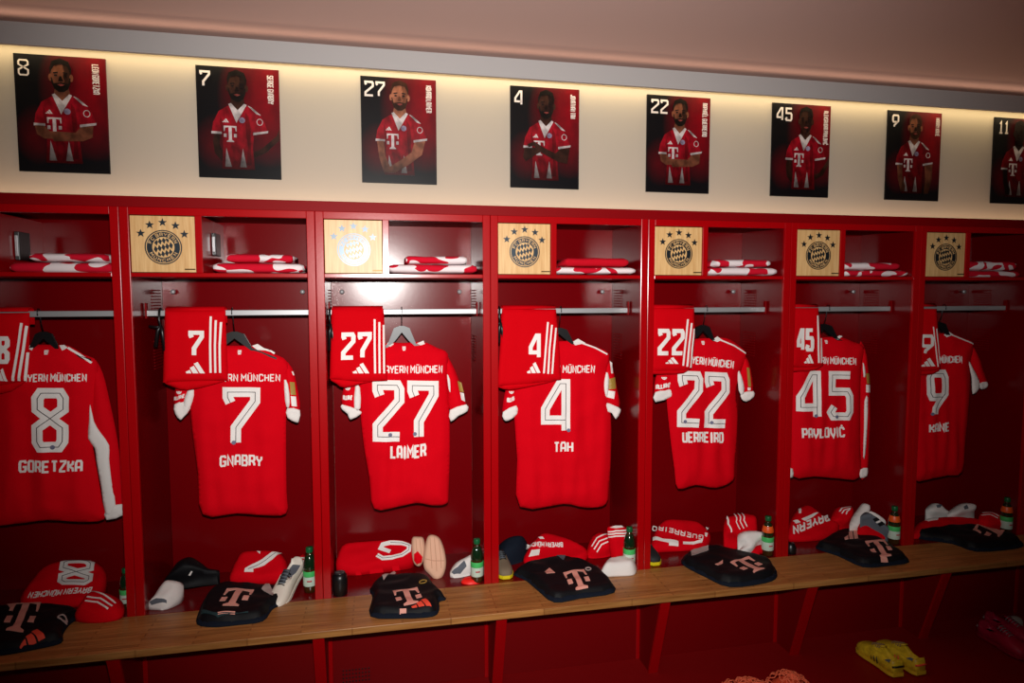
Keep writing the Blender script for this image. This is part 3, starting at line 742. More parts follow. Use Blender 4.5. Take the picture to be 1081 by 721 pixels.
shorts(7, [(962, 326), (989, 326), (991, 355), (993, 390), (980, 392), (960, 392), (961, 355)], '9', ((972, 374.5), (985, 374.5), (972, 353)), ((972, 387), (987, 386.5), (972, 378)),
       [[(985, 345), (987.5, 366), (990, 387)], [(988.5, 347), (990.5, 366), (992, 384)]], 'red shorts number 9 over the rail, left of shirt 9', strip_w=.006, hem=[(960, 391), (975, 391), (993, 389), (985, 395), (970, 396), (961, 395)])

def clip_strap(px_, py0, py1, seed, label, off=.0):
    """a black clip hanger hooked on the rail with two dangling clips"""
    c = at(px_, py0, YRAIL - .02); x = max(c.x, math.floor((c.x + .03) / U) * U + T + .012 + off); y = YRAIL - .018
    r = thing('clip_hanger', (x, YRAIL, ZRAIL), label, 'clip hanger', 'black clip hangers beside the shorts')
    z1 = at(px_, py1, y).z; k = .2 if off == 0 and px_ > 200 else 1
    p = [(x, YRAIL + .018, ZRAIL - .02), (x, YRAIL + .016, ZRAIL + .012), (x, YRAIL + .002, ZRAIL + .022), (x, YRAIL - .016, ZRAIL + .014), (x - .002, y - .002, ZRAIL - .03), (x + .006, y - .004, ZRAIL - .07)]
    tube('hook', p, .006, BLACKP, r, 8)
    tube('strap', [(x + .006, y - .004, ZRAIL - .06), (x - .008 * k, y - .004, (ZRAIL + z1) / 2), (x - .022 * k, y - .002, z1)], [.007, .009, .010], BLACKP, r, 8)
    tube('strap', [(x + .006, y - .004, ZRAIL - .06), (x + .012, y - .006, (ZRAIL + z1) / 2 - .01), (x + .020, y - .004, z1 - .02)], [.007, .009, .009], BLACKP, r, 8)
    tube('bar', [(x - .05 * k, y + .005, ZRAIL - .062), (x - .02 * k, y + .002, ZRAIL - .067), (x + .006, y - .004, ZRAIL - .065)], .006, BLACKP, r, 8)
clip_strap(168, 330, 366, 1, 'black clip hanger on the rail left of shorts number 7')
clip_strap(346, 330, 370, 2, 'black clip hanger on the rail left of shorts number 27')
clip_strap(527.5, 330, 362, 3, 'black clip hanger mostly hidden by shorts number 4')

# ------------------------------------------------------------------ compartments: towels and locks
def towel(px0, px1, pyt, pyb, seed, label, m=None, y0=.05, dep=.27, folds=1):
    a = at(px0, pyb, y0); b = at(px1, pyb, y0); h = at((px0 + px1) / 2, pyt, y0).z - at((px0 + px1) / 2, pyb, y0).z
    z0 = a.z
    r = thing('towel', ((a.x + b.x) / 2, y0 + dep / 2, z0), label, 'towel', 'folded towels on the locker shelves')
    mm = m or towel_mat('red_white_towel', seed)
    hh = h / folds; rnd = random.Random(seed)
    for k in range(folds):
        NX, NP = 22, 16; V = []; F = []
        sx = .006 * rnd.uniform(-1, 1)
        for i in range(NX + 1):
            u = i / NX; x = a.x + (b.x - a.x) * u
            e = min(1, min(u, 1 - u) * 16 + .72)
            for j in range(NP):
                an = 2 * math.pi * j / NP
                cy = math.copysign(abs(math.cos(an)) ** .28, math.cos(an)); sz = math.copysign(abs(math.sin(an)) ** .7, math.sin(an))
                nz = noise.noise(Vector((x * 9, j * .4, seed + k * 3.0)))
                V.append((x + sx, y0 + dep / 2 + cy * dep / 2 * (.98 + .02 * nz) + (k - .5) * .008, z0 + hh * (k + .5) + sz * hh * .5 * e * (.94 + .10 * noise.noise(Vector((x * 11, j * .3, seed * 2.0))))))
        for i in range(NX):
            for j in range(NP): F.append((i * NP + j, i * NP + (j + 1) % NP, (i + 1) * NP + (j + 1) % NP, (i + 1) * NP + j))
        F.append(tuple(range(NP))); F.append(tuple(NX * NP + j for j in range(NP)))
        mk('towel_fold', V, F, mm, r)
    return r
PLAINT = mat('plain_red_towel', (196, 14, 34), rough=.95, spec=.1, bump=.6, bscale=350)
towel(12, 119, 276, 288.3, 1, 'wider lower red and white towel on the shelf above shirt 8')
towel(30, 110, 266.5, 276, 2, 'upper red and white towel of the pile above shirt 8')
towel(226, 320, 277, 288.2, 3, 'wider lower red and white towel on the shelf above shirt 7')
towel(240, 309, 267.5, 277, 4, 'upper red and white towel of the pile above shirt 7')
towel(411, 503, 278.5, 288.3, 5, 'wider lower red and white towel on the shelf above shirt 27')
towel(428, 492, 269.5, 278.5, 6, 'upper red and white towel of the pile above shirt 27')
towel(588, 671, 281.5, 289.3, 7, 'lower red and white towel on the shelf above shirt 4')
towel(598, 664, 271.5, 281.5, 8, 'plain red towel on top of the pile above shirt 4', PLAINT)
towel(751, 820, 281.8, 290.7, 9, 'wider lower red and white towel on the shelf above shirt 22')
towel(757, 813, 273.3, 281.8, 10, 'upper red and white towel of the pile above shirt 22')
towel(893, 958, 284.8, 292, 11, 'lower red and white towel on the shelf above shirt 45')
towel(894, 950, 276.5, 284.8, 12, 'upper red and white towel of the pile above shirt 45')
towel(1020, 1077, 285.5, 293.2, 13, 'lower red and white towel on the shelf above shirt 9')
towel(1022, 1074, 275, 285.5, 14, 'upper rumpled red and white towel above shirt 9')
def lockbox(n, px0, px1, py0, py1, label):
    xs = (n + .408) * U; z1 = at(px0, py0, .2).z; z0 = at(px0, py1, .2).z
    r = thing('lock_box', (xs, .21, z0), label, 'lock', 'small black boxes in the compartments')
    box('casing', xs + .0005, xs + .022, .17, .27, z0, z1, BLACKP, r, .003)
    box('front_plate', xs + .004, xs + .018, .166, .1705, z0 + .018, z1 - .018, CHROME, r, .002)
lockbox(0, 222, 232, 246.5, 270, 'small black lock box with a steel plate beside the towels above shirt 7')
lockbox(-1, 28, 42, 245, 275, 'small black lock box beside the towels above shirt 8')

# ------------------------------------------------------------------ clothes lying on the bench and in the bays
def heap(name, m, outline, label, cat, group=None, z=ZB, tilt=0, front=.04, r=.06, amp=.006, seed=1, sp=.014, y0=None, lift=.006, sub=4):
    """cloth lying down; outline is where it meets the surface, in photo pixels; tilt (degrees) raises its back"""
    t = math.radians(tilt); nrm = Vector((0, -math.sin(t), math.cos(t)))
    ref = max(outline, key=lambda p: p[1]); P = onz(ref[0], ref[1], z + lift)
    if y0 is not None: P = at(ref[0], ref[1], y0); P.z = z + lift
    root = thing(name, (P.x, P.y, z), label, cat, group)
    c = Cloth('cloth', m, (P.x, P.y, z + lift), nrm, outline, root, front, .0, r, wrinkle(amp, 11, 14, seed), sp, floor=z + .001, sub=sub)
    return root, c
GB = 'folded black shirts on the bench'
def black_shirt(seed, out, under, tbox, label, extra=None):
    r, c = heap('folded_shirt', BLACKF, out, label, 'folded shirt', GB, front=.040, r=.030, amp=.011, seed=seed, sp=.012, sub=3)
    # the lower folded layer showing round the edge
    cx_ = sum(p.x for p in c.out) / len(c.out); cy_ = sum(p.y for p in c.out) / len(c.out)
    fl = [Vector((cx_ + (p.x - cx_) * 1.02, cy_ + (p.y - cy_) * 1.03 - .004)) for p in c.out]
    Cloth('lower_layer', NAVY, c.O, c.en, None, r, .014, .0, .012, wrinkle(.004, 20, 20, seed + 9), .016, floor=ZB + .001, sub=1, flat2d=fl)
    c.shape('shirt_logo', PINK, *tbox, TLOGO, r, .003, .01)
    return r, c
r, c = black_shirt(1, [(-40, 648), (0, 645), (45, 642), (78, 645), (84, 650), (73, 658), (66, 668), (64, 677), (35, 684), (0, 690), (-40, 694)], None, ((-1, 667), (31.5, 668), (15, 643)), 'folded black shirt with coral stripes on its hem, at the left end of the bench')
c.shape('sport_logo', CORAL, (20, 683.5), (48, 678.5), (22, 670), BARS, r, .003)
q = c.px((66, 652)); c.decal('crest_print', mat('pale_grey_print', (190, 170, 165), .6), lines=[c.disc(q, .016) + [c.disc(q, .016)[0]]], w=.008, parent=r, off=.003)
c.pxpoly('collar_print', PINK, [[(6, 644), (12, 641), (20, 643), (13, 646)]], r)
r, c = black_shirt(2, [(209, 657), (211, 645), (217, 632), (228, 622), (245, 619), (268, 621), (290, 622), (301, 629), (296, 637), (287, 642), (277, 654), (250, 658), (226, 660)], None, ((228.2, 639.5), (258.5, 640.5), (239.5, 621.8)), 'folded black shirt below shirt 7 with a short pink band on its hem')
c.pxpoly('hem_print', PINK, [[(230, 649.5), (248, 648.8), (248.5, 652), (230, 652.6)]], r)
c.pxpoly('sleeve_print', mat('pale_grey_print', (190, 170, 165), .6), [[(276, 622), (283, 621), (289, 626), (288, 629), (282, 626)]], r)
c.pxpoly('teal_lining', mat('teal_fabric', (20, 52, 56), .8), [[(213, 645), (230, 648), (262, 647), (262, 650), (230, 651), (212, 649)]], r)
r, c = black_shirt(3, [(392, 649), (394, 630), (391, 622), (398, 616), (408, 612), (428, 610), (452, 612), (458, 620), (470, 631), (463, 634), (463, 642), (456, 649), (425, 651)], None, ((420.4, 641), (447.6, 634.4), (414.5, 624.5)), 'folded black shirt below shirt 27 with a crest and coral stripes on it')
c.shape('sport_logo', CORAL, (434, 642.5), (455.5, 641), (436, 634.5), BARS, r, .003)
q = c.px((446.5, 614.5)); c.decal('crest_print', GOLD, lines=[c.disc(q, .018) + [c.disc(q, .018)[0]]], w=.007, parent=r, off=.003)
c.pxpoly('hem_print', PINK, [[(422, 644), (429, 643), (429, 650), (422, 650.5)]], r)
c.pxpoly('sleeve_print', mat('pale_grey_print', (190, 170, 165), .6), [[(402, 612), (416, 603.5), (418, 605), (405, 613)]], r)
r, c = black_shirt(4, [(543, 606), (550, 601), (560, 597), (575, 594), (600, 592), (628, 601), (642, 612), (647, 624), (612, 630), (585, 634), (568, 622), (556, 612)], None, ((602.8, 623.5), (626, 620), (594.5, 605)), 'folded black shirt below shirt 4 with a grey collar')
c.pxpoly('collar_print', GREYF, [[(578, 588), (590, 586), (599, 588), (595, 592), (585, 592)]], r)
c.pxpoly('sleeve_print', PINK, [[(575, 604), (580, 600), (586, 605), (577, 606)]], r)
q = c.px((621, 601)); c.decal('crest_print', mat('pale_grey_print', (190, 170, 165), .6), lines=[c.disc(q, .014) + [c.disc(q, .014)[0]]], w=.006, parent=r, off=.003)
r, c = black_shirt(5, [(720, 594), (729, 586), (756, 580), (790, 588), (812, 594), (819, 607), (806, 614), (770, 618), (745, 608)], None, ((791.5, 608), (811.5, 599.5), (770.7, 594)), 'folded black shirt below shirt 22 with a pale label near its collar')
c.pxpoly('label_print', mat('pale_grey_print', (190, 170, 165), .6), [[(729, 582), (736, 578), (747, 576.5), (748, 581), (738, 584.5), (730, 587)]], r)
c.pxpoly('sleeve_print', PINK, [[(755, 596), (763, 591.5), (763, 595), (758, 597)]], r)
r, c = black_shirt(6, [(862, 578), (869, 572), (890, 562), (923, 569), (946, 582), (958, 592), (935, 596), (910, 597), (885, 586)], None, ((924.4, 588), (945.8, 589), (913, 571.8)), 'folded black shirt below shirt 45 with three slanted stripes printed on it')
c.shape('sport_logo', PINK, (891, 570.5), (906, 568.5), (894, 562), BARS, r, .003)
c.pxpoly('hem_print', PINK, [[(929, 592), (936, 590), (937.5, 595), (930, 595.5)]], r)
r, c = black_shirt(7, [(968, 567), (976, 558), (1000, 552), (1028, 559), (1060, 566), (1078, 573), (1070, 578), (1030, 581), (1005, 573)], None, ((1052, 569.5), (1063, 564), (1027, 559.5)), 'folded black shirt below shirt 9 at the right end of the bench')

GR = 'folded red shirts lying in the bays'
RS = dict(tilt=24, front=.022, r=.028, amp=.011)
def red_shirt(seed, out, label, **k):
    a = dict(RS); a.update(k)
    return heap('folded_shirt', RED, out, label, 'folded shirt', GR, seed=seed + 30, **a)
r, c = red_shirt(1, [(22, 636), (34, 612), (50, 597), (75, 592), (102, 594), (112, 606), (108, 622), (98, 634), (60, 640)], 'folded red shirt showing an upside-down 8 behind the left black shirt', y0=0.14, tilt=28)
c.text('number', '8', PRINT, (101, 592.5), (66, 592), (97, 618.5), weight=.2, parent=r, line=LINE)
c.text('club_lettering', 'BAYERN MÜNCHEN', PRINT, (98, 620), (32, 625.5), (95.5, 626), weight=.15, parent=r, gap=.6)
r, c = red_shirt(2, [(243, 606), (249, 592), (256, 583), (272, 581), (292, 582), (301, 590), (303, 601), (299, 610), (270, 613), (246, 612)], 'folded red shirt showing part of a 7, between black pile and white trainer', y0=0.2, tilt=34)
c.pxpoly('number', PRINT, [[(287, 583), (297.5, 584), (288, 590.5), (279, 597), (267.5, 600.5), (267.5, 604), (258, 604), (258.5, 600.3), (267, 595.5), (277, 590.5)]], r)
c.pxlines('number_line', LINE, [[(291, 584), (281, 591.5), (270, 598), (262, 601)]], .002, r, .0045)
c.pxpoly('collar_print', PRINT, [[(271, 582), (275, 582.5), (274.5, 585)]], r)
r, c = red_shirt(3, [(356, 598), (357, 584), (364, 574), (385, 571), (402, 570), (425, 570), (437, 577), (435, 590), (418, 596), (395, 600), (375, 603)], 'folded red shirt with a ring-shaped white number beside the beige slippers', y0=0.22, tilt=38)
c.pxlines('number', PRINT, [[(398, 586), (404, 589.5), (414, 588.5), (424, 586), (431.5, 581), (432, 576), (424, 573.5), (412, 573), (404, 575), (402, 579), (412, 582.5)]], .024, r)
c.pxlines('number_line', LINE, [[(398, 586), (404, 589.5), (414, 588.5), (424, 586), (431.5, 581), (432, 576), (424, 573.5), (412, 573)]], .002, r, .0045)
r, c = red_shirt(4, [(555, 594), (557, 580), (566, 568), (577, 563), (602, 570), (620, 581), (615, 592), (590, 597)], 'folded red shirt behind the black shirt below shirt 4', y0=0.17, tilt=28)
c.text('club_lettering', 'BAYERN MÜNCHEN', PRINT, (594, 572.8), (552, 575.3), (594.3, 577.8), weight=.16, parent=r, gap=.6)
c.pxpoly('number', PRINT, [[(561, 581), (570, 580), (569, 586), (558, 588)]], r)
c.pxpoly('collar_print', PRINT, [[(568, 567.5), (573, 567), (574.5, 569), (570, 569)]], r)
r, c = red_shirt(5, [(688, 580), (690, 565), (700, 550), (720, 549), (738, 552), (750, 565), (744, 575), (725, 580), (703, 580)], 'folded red shirt with an upside-down player name below shirt 22', y0=0.18, tilt=30)
c.text('name_lettering', 'GUERREIRO', PRINT, (742.5, 565.2), (689, 555.2), (742, 570.3), weight=.15, parent=r, arc=.15, gap=.6)
c.pxpoly('number', PRINT, [[(689, 567.5), (700, 569), (716, 571.5), (716, 577), (706, 576), (706, 573), (689, 571)], [(721, 572), (733, 572), (742, 569.5), (741, 573), (732, 575), (721, 574.5)]], r)
c.pxpoly('collar_print', PRINT, [[(745, 556.5), (748, 558), (746, 560)], [(744, 562.5), (747, 563), (746, 567), (744, 566)]], r)
r, c = red_shirt(6, [(832, 566), (835, 548), (844, 536), (855, 534), (869, 545), (886, 555), (874, 566), (850, 570)], 'folded red shirt with slanting white print below shirt 45', y0=0.16, tilt=32)
c.text('club_lettering', 'BAYERN', PRINT, (873.5, 544), (837, 556), (876, 549.5), weight=.16, parent=r, gap=.6)
c.pxpoly('number', PRINT, [[(846, 548), (861, 541.3), (864, 541.5), (858, 546), (850, 550)], [(837, 550), (842, 549), (845, 551.5), (840, 553)]], r)
c.pxpoly('collar_print', PRINT, [[(842.5, 537.5), (845.5, 537), (845.5, 542), (843, 542)]], r)
r, c = red_shirt(7, [(963, 568), (966, 556), (976, 549), (1000, 546), (1030, 548), (1036, 556), (1015, 562), (985, 566)], 'folded red shirt under the white socks below shirt 9')
c.pxpoly('number', PRINT, [[(976, 549.5), (984, 547), (990, 546.5), (990, 549), (980, 550.5)]], r)

# red folded socks and small clothes
def sock_heap(m, out, label, name='sock', cat='sock', group='socks lying in the bays', stripes=None, sw=.007, sm=PRINT, tilt=30, front=.04, r_=.04, amp=.006, seed=1, lift=.01, marks=(), sp=.012, y0=None):
    r, c = heap(name, m, out, label, cat, group, tilt=tilt, front=front, r=r_, amp=amp, seed=seed + 50, lift=lift, sp=sp, y0=y0)
    if stripes: c.pxlines('stripes', sm, stripes, sw, r)
    for mm, nm, P in marks: c.pxpoly(nm, mm, [P], r, .003, .01)
    return r, c
sock_heap(RED, [(80, 651), (83, 640), (91, 630), (100, 626), (116, 628), (128, 634), (131, 644), (122, 653), (100, 656)], 'folded red sock with three white arched stripes beside the left black shirt',
          stripes=[[(95, 626.5), (109, 628), (122, 637)], [(92, 630.5), (106, 632), (118.5, 640)], [(90, 634.5), (103, 636), (114, 643)]], seed=1, tilt=20)
sock_heap(WHITE, [(156, 638), (162, 630), (170, 618), (178, 613), (193, 616), (191, 627), (182, 637), (174, 642), (164, 641)], 'white sock with a small black ring print at the left of bay 7', seed=2, tilt=30,
          marks=[(GREYF, 'toe_panel', [(158, 636), (165, 632), (176, 634), (176, 637), (160, 639)])])
r, c = sock_heap(BLACKF, [(174, 614), (181, 602), (188, 593), (200, 588), (212, 594), (220, 600), (231, 602), (229, 606), (212, 608), (196, 613)], 'black clothing crumpled in a pile behind the white sock', 'clothing', 'clothing', 'small dark clothing', front=.07, r_=.07, amp=.015, seed=3, tilt=50,
          marks=[(PRINT, 'care_tag', [(199, 607.5), (202, 603), (203.5, 603.5), (201, 608)])], y0=0.24)
sock_heap(RED, [(309, 604), (311, 594), (318, 587), (323, 586), (324, 598), (319, 606)], 'small red sock with white stripes behind the white trainer', stripes=[[(312, 592), (317, 589.5), (322, 589.5)], [(311, 595), (317, 592.5), (322, 592.5)]], sw=.006, seed=4, front=.06, tilt=40)
sock_heap(WHITE, [(475, 604), (480, 595), (490, 589), (500, 585), (504, 592), (498, 602), (486, 608), (478, 608)], 'white sock with a grey toe left of the bottle below shirt 27', seed=5, tilt=35,
          marks=[(GREYF, 'toe_panel', [(476.5, 604.5), (483, 599), (490, 592), (492.5, 598), (486, 606), (479, 606.5)])])
sock_heap(NAVY, [(522, 596), (524, 582), (529, 573), (540, 568), (553, 569), (557, 577), (552, 588), (538, 596)], 'dark navy cap lying behind the post below shirt 4', 'cap', 'cap', 'small dark clothing', front=.07, r_=.06, amp=.01, seed=6, tilt=30)
sock_heap(RED, [(620, 583), (624, 568), (632, 562), (646, 566), (648, 578), (640, 586), (628, 588)], 'red folded sock with white arched stripes left of the upright red sock', stripes=[[(624.5, 577), (630, 568), (641, 564)], [(627, 580), (632.5, 571.5), (643, 567.5)], [(630, 583), (635, 575), (645, 571)]], seed=7, front=.04, tilt=45)
# upright red sock
o_ = onz(653, 598, ZB)
r = thing('sock', (o_.x, .16, ZB), 'upright red sock with three white bands standing beside the bottle below shirt 4', 'sock', 'socks lying in the bays')
c = Cloth('cloth', RED, (o_.x - .012, .15, ZB + .12), (0, -1, .15), [(641, 560), (645, 555.5), (657, 555.5), (662.5, 560), (663, 575), (661, 588), (657, 590), (647, 591), (644, 580)], r, .03, .03, .04, wrinkle(.006, 15, 15, 61), .012, sub=3)
c.pxlines('stripes', PRINT, [[(641.5, 561.3), (650, 560.2), (662, 559)], [(641.5, 564), (650, 563), (662.5, 561.8)], [(642, 566.8), (650, 565.8), (662.5, 564.5)]], .007, r)
c.pxpoly('cuff', WHITE, [[(643.5, 556.7), (649, 554.7), (656, 554.7), (658.5, 556.3), (650, 557.6)]], r)
sock_heap(WHITE, [(634, 604), (640, 594), (648, 593), (660, 592), (669, 594), (672, 600), (668, 606), (650, 607), (640, 607)], 'white rolled sock lying in front of the upright red sock', seed=8, tilt=10, front=.05, r_=.035, amp=.022)
sock_heap(RED, [(764, 562), (766, 548), (774, 543), (790, 542), (797, 545), (799, 554), (798, 564), (785, 569), (770, 567)], 'red rolled sock with white stripes lying under white socks below shirt 22', stripes=[[(767.5, 545), (768.5, 553), (772, 562)], [(775, 542.5), (777, 551), (781, 559)], [(779, 542), (781, 550), (785, 558)], [(783, 541.7), (785, 549), (788.5, 556)]], sw=.006, seed=9, front=.05, tilt=62, y0=0.13)
sock_heap(WHITE, [(779, 571), (780, 563), (790, 560), (803, 562), (805, 571), (799, 575), (792, 584), (780, 582), (784, 576)], 'crumpled white sock in front of the striped red sock below shirt 22', seed=10, tilt=55, front=.05, r_=.03, amp=.012, y0=0.06)
sock_heap(RED, [(793, 583), (797, 577), (806, 575), (811, 581), (806, 586), (797, 587)], 'small red cloth right of the white sock below shirt 22', 'cloth', 'cloth', None, seed=11, tilt=40, front=.03, y0=0.05)
sock_heap(RED, [(877, 552), (880, 540), (885, 535), (898, 535), (900, 546), (892, 556)], 'red sock with a white fan print left of the bent white sock', stripes=[[(886, 540), (888.5, 536.5), (898, 535.2)], [(888.5, 542), (891, 538.5), (897.5, 536.5)], [(893, 543), (894, 540), (897, 537.5)]], sw=.006, seed=12, front=.05, tilt=55, y0=0.24)
sock_heap(WHITE, [(897, 556), (899, 547), (905, 538), (911, 531), (917, 534), (917, 542), (910, 548), (912, 556), (904, 560)], 'bent white sock below shirt 45', seed=13, tilt=62, front=.04, r_=.03, amp=.009, y0=0.14)
sock_heap(RED, [(905, 561), (912, 548), (922, 552), (938, 566), (936, 572), (920, 570)], 'red cloth lying under the grey banded sock', 'cloth', 'cloth', None, seed=14, tilt=50, front=.03, y0=0.07)
sock_heap(GREYF, [(908, 546), (914, 540.5), (922, 545), (932, 553), (940, 560), (936, 566), (926, 559), (915, 550)], 'grey sock with dark and pale bands beside the bottle below shirt 45', seed=15, tilt=60, front=.045, r_=.03,
          marks=[(BLACKF, 'band', [(921, 548), (924, 545.5), (927, 548), (923.5, 551)]), (WHITE, 'band', [(924, 551.2), (927, 548.5), (928.5, 550), (925.5, 552.5)]), (BLACKF, 'band', [(926, 553), (929, 550.5), (932, 553), (928.5, 556)])], y0=0.04)
sock_heap(WHITE, [(917, 541), (921, 540), (932, 547), (935, 553), (932, 555), (925, 550)], 'narrow white strap lying along the grey banded sock', 'strap', 'strap', None, seed=16, tilt=62, front=.035, r_=.03, y0=0.09)
sock_heap(WHITE, [(977, 538), (983, 531.5), (989, 532), (996, 538), (1002, 541), (1000, 546), (990, 545), (982, 544)], 'left one of the two white socks below shirt 9', seed=17, tilt=55, front=.045, r_=.03, marks=[(GREYF, 'mark', [(988, 533.5), (991, 533), (992, 536), (989, 536)])], y0=0.26)
sock_heap(WHITE, [(1000, 543), (1006, 536), (1015, 531), (1025, 531.5), (1029, 537), (1026, 542), (1014, 545), (1006, 547)], 'right one of the two white socks, with a grey mark, below shirt 9', seed=18, tilt=58, front=.045, r_=.03, marks=[(GREYF, 'mark', [(1017, 535), (1020, 533), (1022, 537), (1018, 538)])], y0=0.17)
sock_heap(RED, [(1033, 549), (1037, 541), (1050, 541), (1059, 550), (1062, 557), (1050, 560), (1038, 557)], 'red folded sock with white stripes left of the bottle below shirt 9', stripes=[[(1037, 541.5), (1046, 541), (1054, 545)], [(1036, 544), (1045, 543.2), (1053, 547)]], sw=.006, seed=19, tilt=55, front=.04, y0=0.05)

# beige slippers standing against the back wall
def slipper(out, y0, tilt, label, seed, grooves):
    t = math.radians(tilt); nrm = Vector((0, -math.sin(t), math.cos(t)))
    ref = max(out, key=lambda p: p[1]); P = hit(ref[0], ref[1], (0, y0, 0), Vector((0, 1, 0)))
    r = thing('slipper', (P.x, P.y, ZB), label, 'slipper', 'pair of beige slippers')
    c = Cloth('sole', BEIGE, P, nrm, out, r, .018, .018, .016, wrinkle(.002, 10, 10, seed), .011, sub=4)
    c.pxlines('groove', mat('beige_groove', (196, 146, 120), .8), grooves, .004, r, .001)
    return r, c
slipper([(447, 590), (449.5, 573), (452, 566), (457, 564.5), (464, 568), (469, 580), (471, 594), (469, 605), (465, 611), (460, 612.5), (453, 606), (448, 600)], .12, 62, 'larger front beige slipper sole leaning in the bay below shirt 27', 1,
        [[(454, 568), (455, 585), (456, 600)], [(458.5, 567.5), (460, 585), (461, 603)], [(463, 570), (465, 585), (466, 600)], [(449, 590), (458, 592), (469, 592)]])
r, c = slipper([(436, 592), (434.5, 574), (436, 567), (441, 566.5), (447, 568), (449, 580), (447, 592), (442, 598)], .19, 62, 'smaller rear beige slipper sole half hidden behind the other slipper', 2, [[(439, 569), (440, 582), (441, 594)], [(443, 569), (444.5, 582), (445, 592)]])
c.pxpoly('strap', RED, [[(437, 585), (441, 582), (446, 588), (445, 594), (440, 596), (437, 592)]], r, .004)

# small dark pots / speaker
o_ = onz(355.5, 632, ZB)
r = thing('speaker', (U + T + .042, o_.y + .045, ZB), 'small black cylinder speaker standing behind the post below shirt 27', 'speaker')
o_.x = U + T + .042
lathe('casing', [(.030, 0), (.036, .004), (.038, .05), (.038, .085), (.034, .105), (.024, .112), (.0, .113)], (o_.x, o_.y + .045, ZB), BLACKP, r)
lathe('top_ring', [(.026, .1125), (.028, .116), (.022, .118), (.012, .1165)], (o_.x, o_.y + .045, ZB), mat('charcoal_plastic', (40, 40, 42), .3), r)
o_ = onz(838, 586, ZB)
r = thing('canister', (o_.x, o_.y + .03, ZB), 'small black canister beside the post below shirt 45', 'canister')
lathe('casing', [(.026, 0), (.030, .004), (.030, .04), (.024, .05), (.022, .06), (.0, .062)], (o_.x, o_.y + .03, ZB), BLACKP, r)

# ------------------------------------------------------------------ bottles
PET = mat('brown_tinted_drink', (58, 34, 10), rough=.12, spec=.6, coat=.6)
PETG = mat('dark_green_tinted_plastic', (14, 40, 20), rough=.12, spec=.6, coat=.6)
CAPG = mat('green_plastic', (10, 92, 50), rough=.35)
LABG = mat('bright_green_label', (70, 190, 100), rough=.4)
LABW = mat('pale_green_white_label', (196, 216, 200), rough=.45)
LABO = mat('orange_label', (236, 92, 30), rough=.4)
LABR = mat('red_label_print', (196, 40, 60), rough=.5)
def make_bottle(c, h, label, orange=False):
    r = thing('drink_bottle', c, label, 'bottle', 'green-capped drink bottles'); c = Vector(c); k = h / .225
    P = lambda L: [(a * k, z * k) for a, z in L]
    lathe('bottle_body', P([(.024, 0), (.030, .004), (.031, .02), (.0305, .03), (.0315, .04), (.0315, .105), (.030, .115), (.0305, .125), (.029, .15), (.022, .175), (.014, .19), (.0125, .205), (.0, .206)]), c, PET, r, 28)
    lathe('shoulder', P([(.0309, .121), (.0312, .126), (.0298, .150), (.0228, .1755), (.0148, .1905)]), c, PETG, r, 28)
    if orange: lathe('neck_label', P([(.0316, .137), (.0318, .138), (.0304, .151), (.0262, .168), (.0246, .1715)]), c, LABO, r, 28)
    lb = lathe('label', P([(.0322, .036), (.0326, .038), (.0326, .082), (.0322, .084)]), c, LABW, r, 28)
    lathe('label_band', P([(.0324, .083), (.0329, .085), (.0329, .108), (.0322, .110)]), c, LABG, r, 28)
    V = []; F = []
    for i in range(6):
        a = -math.pi / 2 - .35 + .7 * i / 5
        V += [c + Vector((math.cos(a) * .0332 * k, math.sin(a) * .0332 * k, z * k)) for z in (.060, .067)]
    for i in range(5): F.append((2 * i, 2 * i + 2, 2 * i + 3, 2 * i + 1))
    o = mk('label_print', V, F, LABR, lb); md = o.modifiers.new('s', 'SOLIDIFY'); md.thickness = .0006
    lathe('cap', P([(.0135, .199), (.0165, .200), (.0170, .203), (.0170, .222), (.0155, .225), (.0, .225)]), c, CAPG, r, 28)
    return r
BOT = [(134, 652, 608, 'drink bottle almost hidden behind the post between bays 8 and 7', 0), (330, 631, 576, 'drink bottle half hidden behind the post between bays 7 and 27', 0), (505, 616, 564, 'drink bottle left of the post between bays 27 and 4', 0),
       (668.5, 600, 552, 'drink bottle beside the white rolled sock below shirt 4', 0), (815, 587, 541, 'drink bottle with an orange label in the bay of shirt 22', 1), (945, 574, 528, 'drink bottle with an orange label in the bay of shirt 45', 1), (1062, 560, 517, 'drink bottle with an orange label at the right edge, bay of shirt 9', 1)]
for px_, py_, pt_, lab, orr in BOT:
    yb0 = .10 if px_ < 400 else .036
    o_ = at(px_, py_ - (12 if px_ < 400 else 4), yb0); py_, pt_ = (py_ - 8, pt_ - 8) if px_ < 400 else (py_, pt_); o_.x = min(o_.x, (math.floor(o_.x / U) + 1) * U - T - .034); h = at(px_, pt_, o_.y).z - ZB
    make_bottle((o_.x, o_.y, ZB), min(.235, max(.20, h)), lab, bool(orr))

